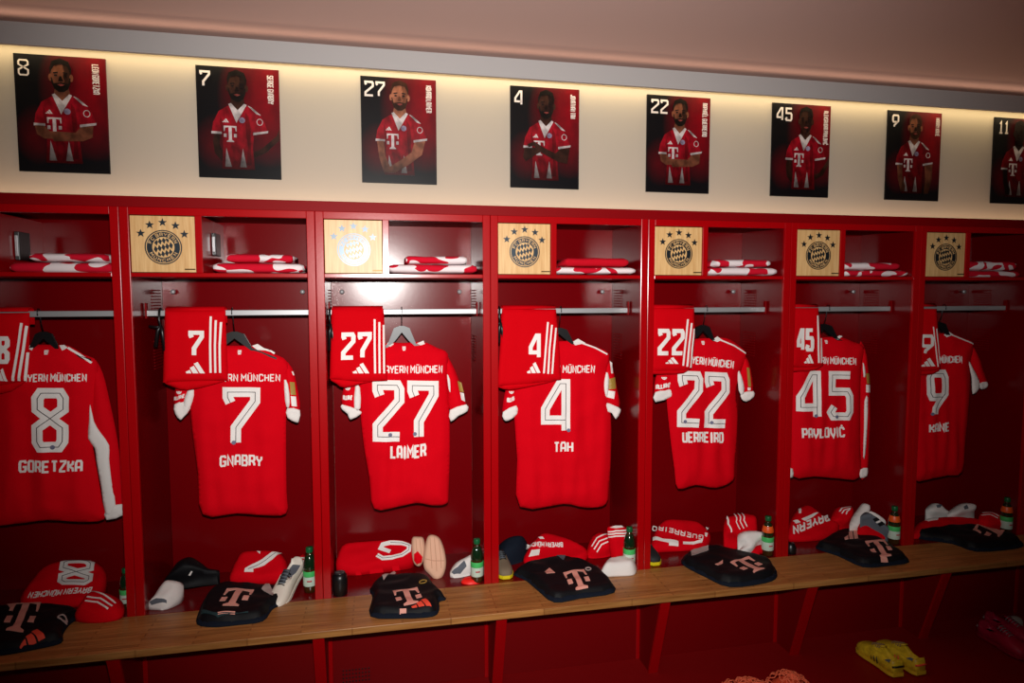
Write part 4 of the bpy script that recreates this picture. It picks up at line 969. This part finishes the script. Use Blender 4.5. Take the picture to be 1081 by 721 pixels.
# ------------------------------------------------------------------ shoes
def shoe(name, P, heading, L, mats, label, cat, group=None, pitch=0.0, wide=1.0, studs=False, stripes=None, roll=0.0, tall=1.0):
    """P heel-centre on the ground, heading in the plan (radians, 0 = +x): toe direction"""
    up_m, sole_m, lace_m, in_m = mats
    root = thing(name, P, label, cat, group)
    R = Matrix.Rotation(heading, 3, 'Z') @ Matrix.Rotation(-pitch, 3, 'Y') @ Matrix.Rotation(roll, 3, 'X'); P = Vector(P)
    def w(v): return P + R @ Vector(v)
    base = .022 if studs else .016
    S = [(-.00, .022, .052, 0), (.004, .026, .066, .0), (.016, .031, .068, .25), (.026, .033, .066, 1), (.05, .034, .062, 1), (.09, .034, .064, 1), (.125, .036, .074, .6), (.155, .039, .068, .0), (.19, .044, .056, 0), (.225, .046, .048, 0), (.255, .043, .042, 0), (.276, .034, .034, 0), (.288, .018, .022, 0)]
    k = L / .29; V, F = [], []; N = 15
    for x, hw, hz, op in S:
        x *= k; hw *= k * wide; hz *= k * tall
        for j in range(N):
            a = math.pi * j / (N - 1); cy = math.cos(a); sz = math.sin(a)
            y = hw * math.copysign(abs(cy) ** .7, cy); z = base + hz * (sz ** .6 if sz > 0 else 0)
            if op and abs(cy) < .86:      # the collar opening: dip down to the insole
                z = base + hz * (1 - op * .72 * (1 - (abs(cy) / .86) ** 6))
            V.append(w((x, y, z)))
    M = len(S)
    for i in range(M - 1):
        for j in range(N - 1): F.append((i * N + j, i * N + j + 1, (i + 1) * N + j + 1, (i + 1) * N + j))
    F.append(tuple(range(N))); F.append(tuple((M - 1) * N + j for j in range(N)))
    for i in range(M - 1): F.append((i * N, (i + 1) * N, (i + 1) * N + N - 1, i * N + N - 1))
    mk('upper', V, F, up_m, root)
    # sole
    V, F = [], []; prof = [(x * k, hw * k * wide * 1.05 + .001) for x, hw, hz, op in S]; prof[0] = (-.004, prof[0][1]); prof[-1] = (prof[-1][0] + .004, prof[-1][1])
    ring = [(x, y) for x, y in prof] + [(x, -y) for x, y in reversed(prof)]
    n = len(ring); z0, z1 = base - .014, base + .006
    for z, sc in ((z0, .95), (z0 + .004, 1), (z1, 1.0)):
        V += [w(((x - .14) * (1 if sc == 1 else .985) + .14, y * sc, z)) for x, y in ring]
    F = [tuple(range(n)), tuple(2 * n + i for i in range(n))] + [(l * n + i, l * n + (i + 1) % n, (l + 1) * n + (i + 1) % n, (l + 1) * n + i) for l in range(2) for i in range(n)]
    so = mk('sole', V, F, sole_m, root, False)
    if studs:
        for x, y in ((.03, .02), (.03, -.02), (.19, .03), (.19, -.03), (.235, .026), (.235, -.026), (.15, .026), (.15, -.026)):
            vs, fs = tube_geo([w((x * k, y * k, base - .012)), w((x * k, y * k, .001))], [.006, .004], 8); mk('stud', vs, fs, sole_m, so)
    # insole lining and tongue
    V = [w((x * k, s_ * hw_ * k * wide * .95, base + .026 * k)) for x, hw_ in ((.024, .024), (.05, .027), (.09, .026), (.125, .022)) for s_ in (-1, 1)]
    mk('lining', V + [v + R @ Vector((0, 0, .003)) for v in V], [(0, 2, 3, 1), (2, 4, 5, 3), (4, 6, 7, 5), (8, 10, 11, 9), (10, 12, 13, 11), (12, 14, 15, 13)], in_m, root)
    V = [w((x * k, s_ * .017 * k, base + z * k * tall)) for x, z in ((.108, .083), (.125, .079), (.150, .0705), (.178, .0635)) for s_ in (-1, 1)]
    o = mk('tongue', V, [(0, 2, 3, 1), (2, 4, 5, 3), (4, 6, 7, 5)], up_m if lace_m is not BLACKP else GREYF, root); md = o.modifiers.new('s', 'SOLIDIFY'); md.thickness = .005
    ps = []
    for i in range(5):
        x = .122 + i * .015; z = (.080 - i * .0046) * tall
        ps.append([w((x * k, -.024 * k, base + (z - .014) * k)), w(((x + .004) * k, -.010 * k, base + (z + .003) * k)), w(((x + .004) * k, .010 * k, base + (z + .003) * k)), w((x * k, .024 * k, base + (z - .014) * k))])
    tubes('laces', ps, .003, lace_m, root)
    if studs: tubes('heel_tab', [[w((.004 * k, -.028 * k * wide, base + .040)), w((-.004 * k, -.016 * k * wide, base + .043)), w((-.005 * k, .016 * k * wide, base + .043)), w((.004 * k, .028 * k * wide, base + .040))]], .005, stripes or lace_m, root)
    if stripes:
        ps = []
        for s_ in (-1, 1):
            for i in range(3):
                x = .10 + i * .022; ps.append([w((x * k, s_ * .0365 * k * wide, base + .010)), w(((x + .008) * k, s_ * .036 * k * wide, base + .03 * k)), w(((x + .014) * k, s_ * .030 * k * wide, base + .048 * k))])
        tubes('stripes', ps, .0035, stripes, root)
    return root
WSHOE = mat('white_leather', (232, 222, 208), rough=.45)
o_ = onz(316, 622, ZB)
shoe('trainer', (o_.x + .0, .23, ZB + .075), math.radians(-112), .30, (WSHOE, WSHOE, BLACKP, GREYF), 'white trainer with black laces tilted toe down in the bay of shirt 7', 'trainer', pitch=math.radians(-22), wide=1.05)
o_ = onz(531, 612, ZB)
shoe('trainer', (2 * U + T + .047, .305, ZB), math.radians(-90), .28, (mat('grey_suede', (120, 104, 84), .8), mat('yellow_rubber', (226, 206, 20), .5), BLACKP, BLACKF), 'grey and yellow trainer peeping out behind the post below shirt 4', 'trainer')
o_ = onz(694, 602, ZB)
shoe('trainer', (3 * U + T + .047, .305, ZB), math.radians(-90), .28, (mat('dark_suede', (28, 28, 30), .7), mat('yellow_rubber', (226, 206, 20), .5), BLACKP, BLACKF), 'black trainer with a yellow sole behind the post below shirt 22', 'trainer')
o_ = onz(497, 614, ZB)
sock_heap(mat('bright_red_rubber', (250, 30, 20), rough=.5), [(487, 615), (489, 611), (497, 609.5), (506, 611), (507, 615), (496, 617)], 'bright red sandal sole flat at the foot of the bottle below shirt 27', 'sandal', 'sandal', None, seed=21, tilt=4, front=.018, r_=.02, lift=.004)

YEL = mat('worn_yellow_leather', (236, 190, 40), rough=.45, vary=.35, vscale=30); YELS = mat('yellow_plastic', (232, 190, 44), rough=.4)
TANF = mat('tan_knit', (150, 116, 76), rough=.85, bump=.3, bscale=400)
a = onz(921, 689, .0); b = onz(953, 713, .0); hd = math.atan2(a.y - b.y, a.x - b.x)
GBT = 'pair of yellow football boots'
shoe('football_boot', onz(948, 716, 0), hd, (a - b).length * 1.0 if .24 < (a - b).length < .32 else .28, (YEL, YELS, TANF, mat('blue_grey_lining', (96, 112, 132), .8)), 'left one of the two yellow football boots on the floor', 'football boot', GBT, studs=True, stripes=BLACKP, wide=1.32, tall=1.25)
shoe('football_boot', onz(972, 714, 0), hd + .08, .28, (YEL, YELS, TANF, mat('blue_grey_lining', (78, 92, 110), .8)), 'right one of the two yellow football boots on the floor', 'football boot', GBT, studs=True, stripes=CORAL, wide=1.32, tall=1.25)
MAG = mat('dark_magenta_leather', (186, 10, 60), rough=.45); MAG2 = mat('magenta_plastic', (170, 14, 50), rough=.4)
a = onz(1040, 672, 0); b = onz(1085, 697, 0); hd = math.atan2(b.y - a.y, b.x - a.x)
shoe('football_boot', a + Vector((-.01, .02, 0)), hd, .29, (MAG, MAG2, mat('silver_lace', (150, 130, 130), .5), BLACKF), 'nearer dark magenta football boot on the floor at the right edge', 'football boot', 'pair of magenta football boots', studs=True, wide=1.25, tall=1.2)
shoe('football_boot', a + Vector((.12, .10, 0)), hd + .12, .29, (MAG, MAG2, mat('silver_lace', (150, 130, 130), .5), BLACKF), 'further dark magenta football boot, behind the nearer one at the right edge', 'football boot', 'pair of magenta football boots', studs=True, wide=1.25, tall=1.2)
# pale ball / bottle top behind the boots
o_ = onz(1076, 668, 0)
r = thing('shaker_bottle', (o_.x + .03, o_.y + .05, 0), 'pale rounded drinking bottle standing behind the magenta boots', 'bottle')
lathe('bottle_body', [(.034, 0), (.038, .004), (.038, .03), (.036, .05), (.028, .066), (.014, .074), (.0, .076)], (o_.x + .03, o_.y + .05, 0), mat('pale_grey_plastic', (176, 170, 160), .2), r)

# coral net lying on the floor at the bottom edge
random.seed(3)
def net_pile(cx, cy, w, d, h, label, seed):
    rnd = random.Random(seed)
    r = thing('mesh_bag', (cx, cy, 0), label, 'mesh bag')
    N = 20; V = []; F = []
    M = 9
    for i in range(M):
        ph = math.pi / 2 * i / (M - 1)
        for j in range(N):
            a = 2 * math.pi * j / N; k = 1 + .16 * noise.noise(Vector((math.cos(a) * 2, math.sin(a) * 2, i * .5 + seed)))
            V.append((cx + w * .92 * math.cos(ph) * math.cos(a) * k, cy + d * .92 * math.cos(ph) * math.sin(a) * k, h * .85 * math.sin(ph) * (1 + .25 * noise.noise(Vector((math.cos(a) * 3, math.sin(a) * 3, seed + 5)))) + .001))
    for i in range(M - 1):
        for j in range(N): F.append((i * N + j, i * N + (j + 1) % N, (i + 1) * N + (j + 1) % N, (i + 1) * N + j))
    F.append(tuple((M - 1) * N + j for j in range(N))); F.append(tuple(range(N)))
    mk('contents', V, F, mat('coral_cloth', (250, 84, 44), .9, vary=.3, vscale=25), r)
    ps = []
    for k in range(46):
        a0 = rnd.uniform(0, 2 * math.pi); ph = rnd.uniform(.15, 1.4); c0 = Vector((cx + w * math.cos(ph) * math.cos(a0), cy + d * math.cos(ph) * math.sin(a0), h * math.sin(ph)))
        n = Vector((math.cos(ph) * math.cos(a0), math.cos(ph) * math.sin(a0), math.sin(ph))); t1 = n.orthogonal().normalized(); t2 = n.cross(t1); rr = rnd.uniform(.02, .045)
        p = []
        for q in range(15):
            an = 2 * math.pi * q / 14; v = c0 + t1 * (rr * math.cos(an)) + t2 * (rr * .7 * math.sin(an)) + n * (.004 + .006 * math.sin(3 * an + k)); v.z = max(.004, v.z); p.append(v)
        ps.append(p)
    o = tubes('net_cords', ps, .0028, mat('coral_cord', (255, 120, 82), .7), r, 5); o['kind'] = 'stuff'
A = onz(800, 721, 0.06)
net_pile(A.x - .08, A.y - .05, .14, .13, .095, 'coral mesh bag lying in a heap on the floor at the bottom edge', 2)
net_pile(A.x + .14, A.y - .06, .11, .12, .115, 'smaller taller coral mesh bag right of the other coral heap', 5)

# perforated strip below the bench
o = boxes('perforation', holes, BLACKP, bpy.data.objects['locker.002'])

# ------------------------------------------------------------------ posters on the wall
PW, PH = .4928 * U, .6875 * U
PZ = 2.8610 * U + ZB
def pmat(name, rgb, fade=True, rough=.35):
    key = 'poster_' + name
    if key in MATS: return MATS[key]
    m = bpy.data.materials.new(key); m.use_nodes = True; nt = m.node_tree; b = nt.nodes['Principled BSDF']; L = nt.links.new
    b.inputs['Roughness'].default_value = rough; b.inputs['Specular IOR Level'].default_value = .25
    uv = nt.nodes.new('ShaderNodeUVMap'); sp = nt.nodes.new('ShaderNodeSeparateXYZ'); L(uv.outputs[0], sp.inputs[0])
    mr = nt.nodes.new('ShaderNodeMapRange'); mr.inputs[1].default_value = .05; mr.inputs[2].default_value = .42; mr.inputs[3].default_value = .03; mr.inputs[4].default_value = 1
    L(sp.outputs[1], mr.inputs[0])
    nz = nt.nodes.new('ShaderNodeTexNoise'); nz.inputs['Scale'].default_value = 9; nz.inputs['Detail'].default_value = 3; L(uv.outputs[0], nz.inputs['Vector'])
    nm = nt.nodes.new('ShaderNodeMapRange'); nm.inputs[1].default_value = .35; nm.inputs[2].default_value = .65; nm.inputs[3].default_value = .45; nm.inputs[4].default_value = 1.15; L(nz.outputs['Fac'], nm.inputs[0])
    pm = nt.nodes.new('ShaderNodeMath'); pm.operation = 'MULTIPLY'; L(mr.outputs[0], pm.inputs[0]); L(nm.outputs[0], pm.inputs[1])
    mx = nt.nodes.new('ShaderNodeMixRGB'); mx.blend_type = 'MULTIPLY'; mx.inputs[0].default_value = 1; mx.inputs[1].default_value = lin(rgb) + (1,); L(pm.outputs[0], mx.inputs[2])
    if fade: L(mx.outputs[0], b.inputs['Base Color'])
    else: b.inputs['Base Color'].default_value = lin(rgb) + (1,)
    MATS[key] = m; return m
def poster_bg():
    m = bpy.data.materials.new('poster_background'); m.use_nodes = True; nt = m.node_tree; b = nt.nodes['Principled BSDF']; L = nt.links.new
    b.inputs['Roughness'].default_value = .35; b.inputs['Specular IOR Level'].default_value = .25
    uv = nt.nodes.new('ShaderNodeUVMap'); sp = nt.nodes.new('ShaderNodeSeparateXYZ'); L(uv.outputs[0], sp.inputs[0])
    ds = nt.nodes.new('ShaderNodeVectorMath'); ds.operation = 'DISTANCE'; ds.inputs[1].default_value = (.86, .72, 0); L(uv.outputs[0], ds.inputs[0])
    r1 = nt.nodes.new('ShaderNodeMapRange'); r1.inputs[1].default_value = .05; r1.inputs[2].default_value = .62; r1.inputs[3].default_value = 1; r1.inputs[4].default_value = 0; L(ds.outputs['Value'], r1.inputs[0])
    ds2 = nt.nodes.new('ShaderNodeVectorMath'); ds2.operation = 'DISTANCE'; ds2.inputs[1].default_value = (.22, .32, 0); L(uv.outputs[0], ds2.inputs[0])
    r2 = nt.nodes.new('ShaderNodeMapRange'); r2.inputs[1].default_value = .0; r2.inputs[2].default_value = .26; r2.inputs[3].default_value = .42; r2.inputs[4].default_value = 0; L(ds2.outputs['Value'], r2.inputs[0])
    ad = nt.nodes.new('ShaderNodeMath'); ad.operation = 'ADD'; ad.use_clamp = True; L(r1.outputs[0], ad.inputs[0]); L(r2.outputs[0], ad.inputs[1])
    nz = nt.nodes.new('ShaderNodeTexNoise'); nz.inputs['Scale'].default_value = 4; nz.inputs['Detail'].default_value = 4; L(uv.outputs[0], nz.inputs['Vector'])
    ml = nt.nodes.new('ShaderNodeMath'); ml.operation = 'MULTIPLY'; L(ad.outputs[0], ml.inputs[0])
    nm = nt.nodes.new('ShaderNodeMapRange'); nm.inputs[1].default_value = .3; nm.inputs[2].default_value = .7; nm.inputs[3].default_value = .6; nm.inputs[4].default_value = 1.2; L(nz.outputs['Fac'], nm.inputs[0]); L(nm.outputs[0], ml.inputs[1])
    rp = nt.nodes.new('ShaderNodeValToRGB'); rp.color_ramp.elements[0].color = lin((12, 12, 16)) + (1,); rp.color_ramp.elements[1].color = lin((128, 2, 18)) + (1,)
    L(ml.outputs[0], rp.inputs['Fac']); L(rp.outputs['Color'], b.inputs['Base Color'])
    return m
BG = poster_bg()
P_RED = pmat('red', (150, 12, 30)); P_RED2 = pmat('deep_red', (112, 8, 20)); P_W = pmat('white', (196, 188, 190)); P_T = pmat('text', (236, 226, 220), False); P_DK = pmat('dark', (22, 16, 16)); P_HAIR = {'b': pmat('black_hair', (24, 18, 16)), 'g': pmat('brown_hair', (58, 32, 20))}
SKIN = {'l': pmat('light_skin', (160, 100, 76)), 'm': pmat('medium_skin', (122, 72, 52)), 'd': pmat('dark_skin', (58, 32, 24)), 's': pmat('shadow_skin', (32, 16, 15))}
def ell(cx, cy, rx, ry, a0=0, a1=2 * math.pi, n=22):
    return [(cx + rx * math.cos(a0 + (a1 - a0) * i / n), cy + ry * math.sin(a0 + (a1 - a0) * i / n)) for i in range(n if abs(a1 - a0 - 2 * math.pi) < 1e-6 else n + 1)]
def poster(n, num, name, tl, skin, hair, pose, label, dx=0.0, beard=True, red=None, smile=True):
    xc = (n + .5 - .0038) * U; z0 = PZ - PH / 2; y1 = YW - .001; y0 = y1 - .010
    root = thing('poster', (xc, YW, z0), label, 'poster', 'player posters above the lockers')
    s = Surf((xc - PW / 2, y0, z0), (0, -1, 0), root)
    bd = mk('poster_board', [(xc + sx * PW / 2, y, z0 + zz * PH) for y in (y0, y1) for sx, zz in ((-1, 0), (1, 0), (1, 1), (-1, 1))],
            [(0, 1, 2, 3), (4, 7, 6, 5), (0, 4, 5, 1), (1, 5, 6, 2), (2, 6, 7, 3), (3, 7, 4, 0)], BG, root, False, uv=[(0, 0), (1, 0), (1, 1), (0, 1)] * 2)
    lay = [0]; dz = None
    RD = red or P_RED; SK = SKIN[skin]; HR = P_HAIR[hair]
    def d0(nm, m, polys=(), lines=(), w=.01, par=None):
        if nm in ('printed_arm', 'printed_ear', 'printed_cuff', 'printed_fold_shadow') and len(polys) > 1:
            for P in polys: d0(nm, m, [P], par=par)
            return
        lay[0] += 1
        return s.decal(nm, m, polys=[[Vector((p[0] * PW, p[1] * PH)) for p in P] for P in polys], lines=[[Vector((p[0] * PW, p[1] * PH)) for p in l] for l in lines], w=w * PW, off=.0012 + .00045 * lay[0], thick=.0003, sp=.03, parent=par or root, uv=(PW, PH))
    o = dx; d = d0
    # arms behind the torso
    if pose == 'hips':
        d('printed_arm', SK, [[(.24 + o, .47), (.30 + o, .44), (.28 + o, .30), (.34 + o, .20), (.30 + o, .15), (.22 + o, .22), (.20 + o, .33)], [(.96, .40), (.99, .46), (.99, .36), (.84 + o, .24), (.64 + o, .17), (.62 + o, .22), (.78 + o, .27)]])
    fig = d('printed_shirt', RD, [[(.41 + o, .66), (.62 + o, .66), (.74 + o, .62), (.82 + o, .54), (.87 + o, .43), (.70 + o, .40), (.68 + o, .28), (.70 + o, .08), (.30 + o, .08), (.32 + o, .28), (.31 + o, .41), (.19 + o, .41), (.21 + o, .50), (.28 + o, .60)]])
    d('printed_fold_shadow', P_RED2, [[(.60 + o, .60), (.64 + o, .56), (.66 + o, .46), (.655 + o, .30), (.66 + o, .12), (.60 + o, .12), (.62 + o, .30), (.60 + o, .45)], [(.30 + o, .56), (.33 + o, .50), (.34 + o, .36), (.325 + o, .30), (.318 + o, .42), (.29 + o, .50)]])
    d('printed_cuff', P_W, [[(.185 + o, .395), (.31 + o, .395), (.31 + o, .415), (.187 + o, .418)], [(.69 + o, .395), (.87 + o, .42), (.875 + o, .44), (.69 + o, .418)]])
    d('printed_side_panel', P_W, [[(.34 + o, .10), (.36 + o, .27), (.42 + o, .10)], [(.52 + o, .10), (.56 + o, .27), (.60 + o, .10)]])
    d('printed_neck', SK, [[(.44 + o, .75), (.58 + o, .75), (.60 + o, .66), (.51 + o, .60), (.42 + o, .66)]])
    d('printed_collar', P_W, [[(.40 + o, .665), (.43 + o, .675), (.51 + o, .615), (.59 + o, .675), (.62 + o, .665), (.49 + o, .50)]])
    d('printed_logo', P_W, [[(.335 + o + p[0] * .155, .325 + p[1] * .145) for p in P] for P in TLOGO])
    d('printed_sport_logo', P_W, [[(.32 + o + p[0] * .08, .50 + p[1] * .035) for p in P] for P in BARS])
    d('printed_crest', pmat('crest', (150, 140, 170)), [ell(.56 + o, .525, .036, .026)])
    d('printed_shoulder_stripes', P_W, lines=[[(.64 + o + k * .016, .657 - k * .006), (.745 + o + k * .02, .585 - k * .004)] for k in range(3)], w=.009)
    d('printed_sponsor', P_W, lines=[ell(.775 + o, .515, .035, .028) + [(.775 + o + .035, .515)]], w=.008)
    if pose in ('down', 'side'):
        d('printed_arm', SK, [[(.205 + o, .395), (.295 + o, .395), (.31 + o, .26), (.37 + o, .16), (.36 + o, .10), (.29 + o, .10), (.23 + o, .24)], [(.70 + o, .395), (.85 + o, .415), (.80 + o, .28), (.62 + o, .18), (.44 + o, .10), (.36 + o, .10), (.36 + o, .15), (.55 + o, .24), (.66 + o, .30)] if pose == 'down' else [(.72 + o, .395), (.86 + o, .415), (.86 + o, .25), (.80 + o, .08), (.72 + o, .08), (.74 + o, .25)]])
    if pose == 'crossed':
        d('printed_arm', SK, [[(.20 + o, .395), (.30 + o, .395), (.36 + o, .35), (.70 + o, .345), (.74 + o, .31), (.66 + o, .29), (.30 + o, .285), (.22 + o, .32)]])
        d('printed_forearm', SKIN['m' if skin == 'l' else skin], [[(.70 + o, .395), (.84 + o, .41), (.83 + o, .31), (.72 + o, .275), (.40 + o, .265), (.38 + o, .30), (.62 + o, .325)]])
    if pose == 'clasp':
        d('printed_arm', SK, [[(.20 + o, .395), (.29 + o, .395), (.33 + o, .40), (.44 + o, .41), (.47 + o, .37), (.36 + o, .33), (.22 + o, .26), (.18 + o, .30)], [(.72 + o, .395), (.86 + o, .41), (.82 + o, .25), (.68 + o, .27), (.45 + o, .35), (.33 + o, .42), (.26 + o, .40), (.24 + o, .43), (.34 + o, .46), (.46 + o, .41), (.64 + o, .35)]])
    # head
    def d(nm, m, polys=(), lines=(), w=.01, par=None):
        f = lambda p: (.51 + o + (p[0] - .51 - o) * 1.14, .70 + (p[1] - .70) * 1.10)
        return d0(nm, m, [[f(p) for p in P] for P in polys], [[f(p) for p in l] for l in lines], w, par)
    hd = d('printed_face', SK, [[(.51 + o + x, .80 + y) for x, y in ((-.095, .03), (-.09, .09), (-.05, .125), (0, .135), (.05, .125), (.09, .09), (.095, .03), (.088, -.03), (.065, -.075), (.025, -.105), (-.025, -.105), (-.065, -.075), (-.088, -.03))]])
    DS = SKIN[{'l': 'm', 'm': 'd', 'd': 's', 's': 's'}[skin]]
    d('printed_face_shadow', DS, [[(.525 + o, .925), (.56 + o, .92), (.60 + o, .89), (.605 + o, .83), (.598 + o, .77), (.575 + o, .725), (.535 + o, .695), (.515 + o, .70), (.53 + o, .755), (.545 + o, .775), (.53 + o, .81), (.545 + o, .85)]], par=hd)
    d('printed_ear', SK, [ell(.41 + o, .80, .018, .028), ell(.61 + o, .80, .018, .028)], par=hd)
    if beard: d('printed_beard', HR, [[(.415 + o, .80), (.425 + o, .80), (.44 + o, .755), (.47 + o, .757), (.51 + o, .763), (.55 + o, .757), (.58 + o, .755), (.595 + o, .80), (.605 + o, .80), (.598 + o, .755), (.575 + o, .712), (.535 + o, .69), (.485 + o, .69), (.445 + o, .712), (.422 + o, .755)]], par=hd)
    d('printed_hair', HR, [[(.413 + o, .825), (.425 + o, .86), (.45 + o, .895), (.51 + o, .905), (.57 + o, .895), (.595 + o, .86), (.607 + o, .825), (.615 + o, .87), (.59 + o, .925), (.51 + o, .95), (.43 + o, .925), (.405 + o, .87)]], par=hd)
    d('printed_brows', P_DK, lines=[[(.44 + o, .834), (.485 + o, .84)], [(.535 + o, .84), (.58 + o, .834)]], w=.014, par=hd)
    d('printed_eyes', P_DK, [ell(.464 + o, .815, .016, .007), ell(.556 + o, .815, .016, .007)], par=hd)
    d('printed_nose', SKIN['m' if skin == 'l' else 's'], [[(.50 + o, .81), (.52 + o, .81), (.535 + o, .772), (.485 + o, .772)]], par=hd)
    d('printed_mouth', pmat('lips', (150, 70, 66)) if skin != 's' else P_DK, [[(.475 + o, .745), (.51 + o, .752), (.545 + o, .745), (.51 + o, .732)]], par=hd)
    # number and name
    d = d0
    L, wd = layout(num, .5); x0, x1 = .065, .065 + (.10 if len(num) == 1 else .24)
    if num == '11': x1 = .045 + .2
    d('printed_number', P_T, lines=[[(x0 + (x1 - x0) * p[0] / wd, .815 + .125 * p[1]) for p in l] for l in L], w=.018 if num == '8' else .027)
    if name:
        L, wd = layout(name, .6); vlen = tl
        d('printed_name', P_T, lines=[[(.865 + .066 * p[1], .935 - vlen * p[0] / wd) for p in l] for l in L], w=.010)
    return root
poster(-1, '8', 'LEON GORETZKA', .25, 'm', 'b', 'crossed', 'poster of player 8 with folded arms, first on the left', dx=.0)
poster(0, '7', 'SERGE GNABRY', .25, 'd', 'b', 'hips', 'poster of player 7, both hands on hips, smiling', dx=-.02)
poster(1, '27', 'KONRAD LAIMER', .25, 'l', 'g', 'down', 'poster of player 27 with light brown beard and lowered clasped hands')
poster(2, '4', 'JONATHAN TAH', .23, 'd', 'b', 'clasp', 'poster of player 4 rubbing his hands before his chest')
poster(3, '22', 'RAPHAËL GUERREIRO', .34, 'm', 'b', 'crossed', 'poster of player 22 with folded arms, above shirt 22', dx=.0)
poster(4, '45', 'ALEKSANDAR PAVLOVIĆ', .36, 'd', 'b', 'hips', 'poster of player 45 with dark curly hair, above shirt 45', dx=.05, beard=False)
poster(5, '9', 'HARRY KANE', .20, 'm', 'g', 'side', 'poster of player 9 turned sideways, above shirt 9', dx=-.02, red=P_RED2)
poster(6, '11', '', .2, 's', 'b', 'side', 'dark poster of player 11 cut off by the right edge', dx=-.02, beard=False, red=P_RED2)
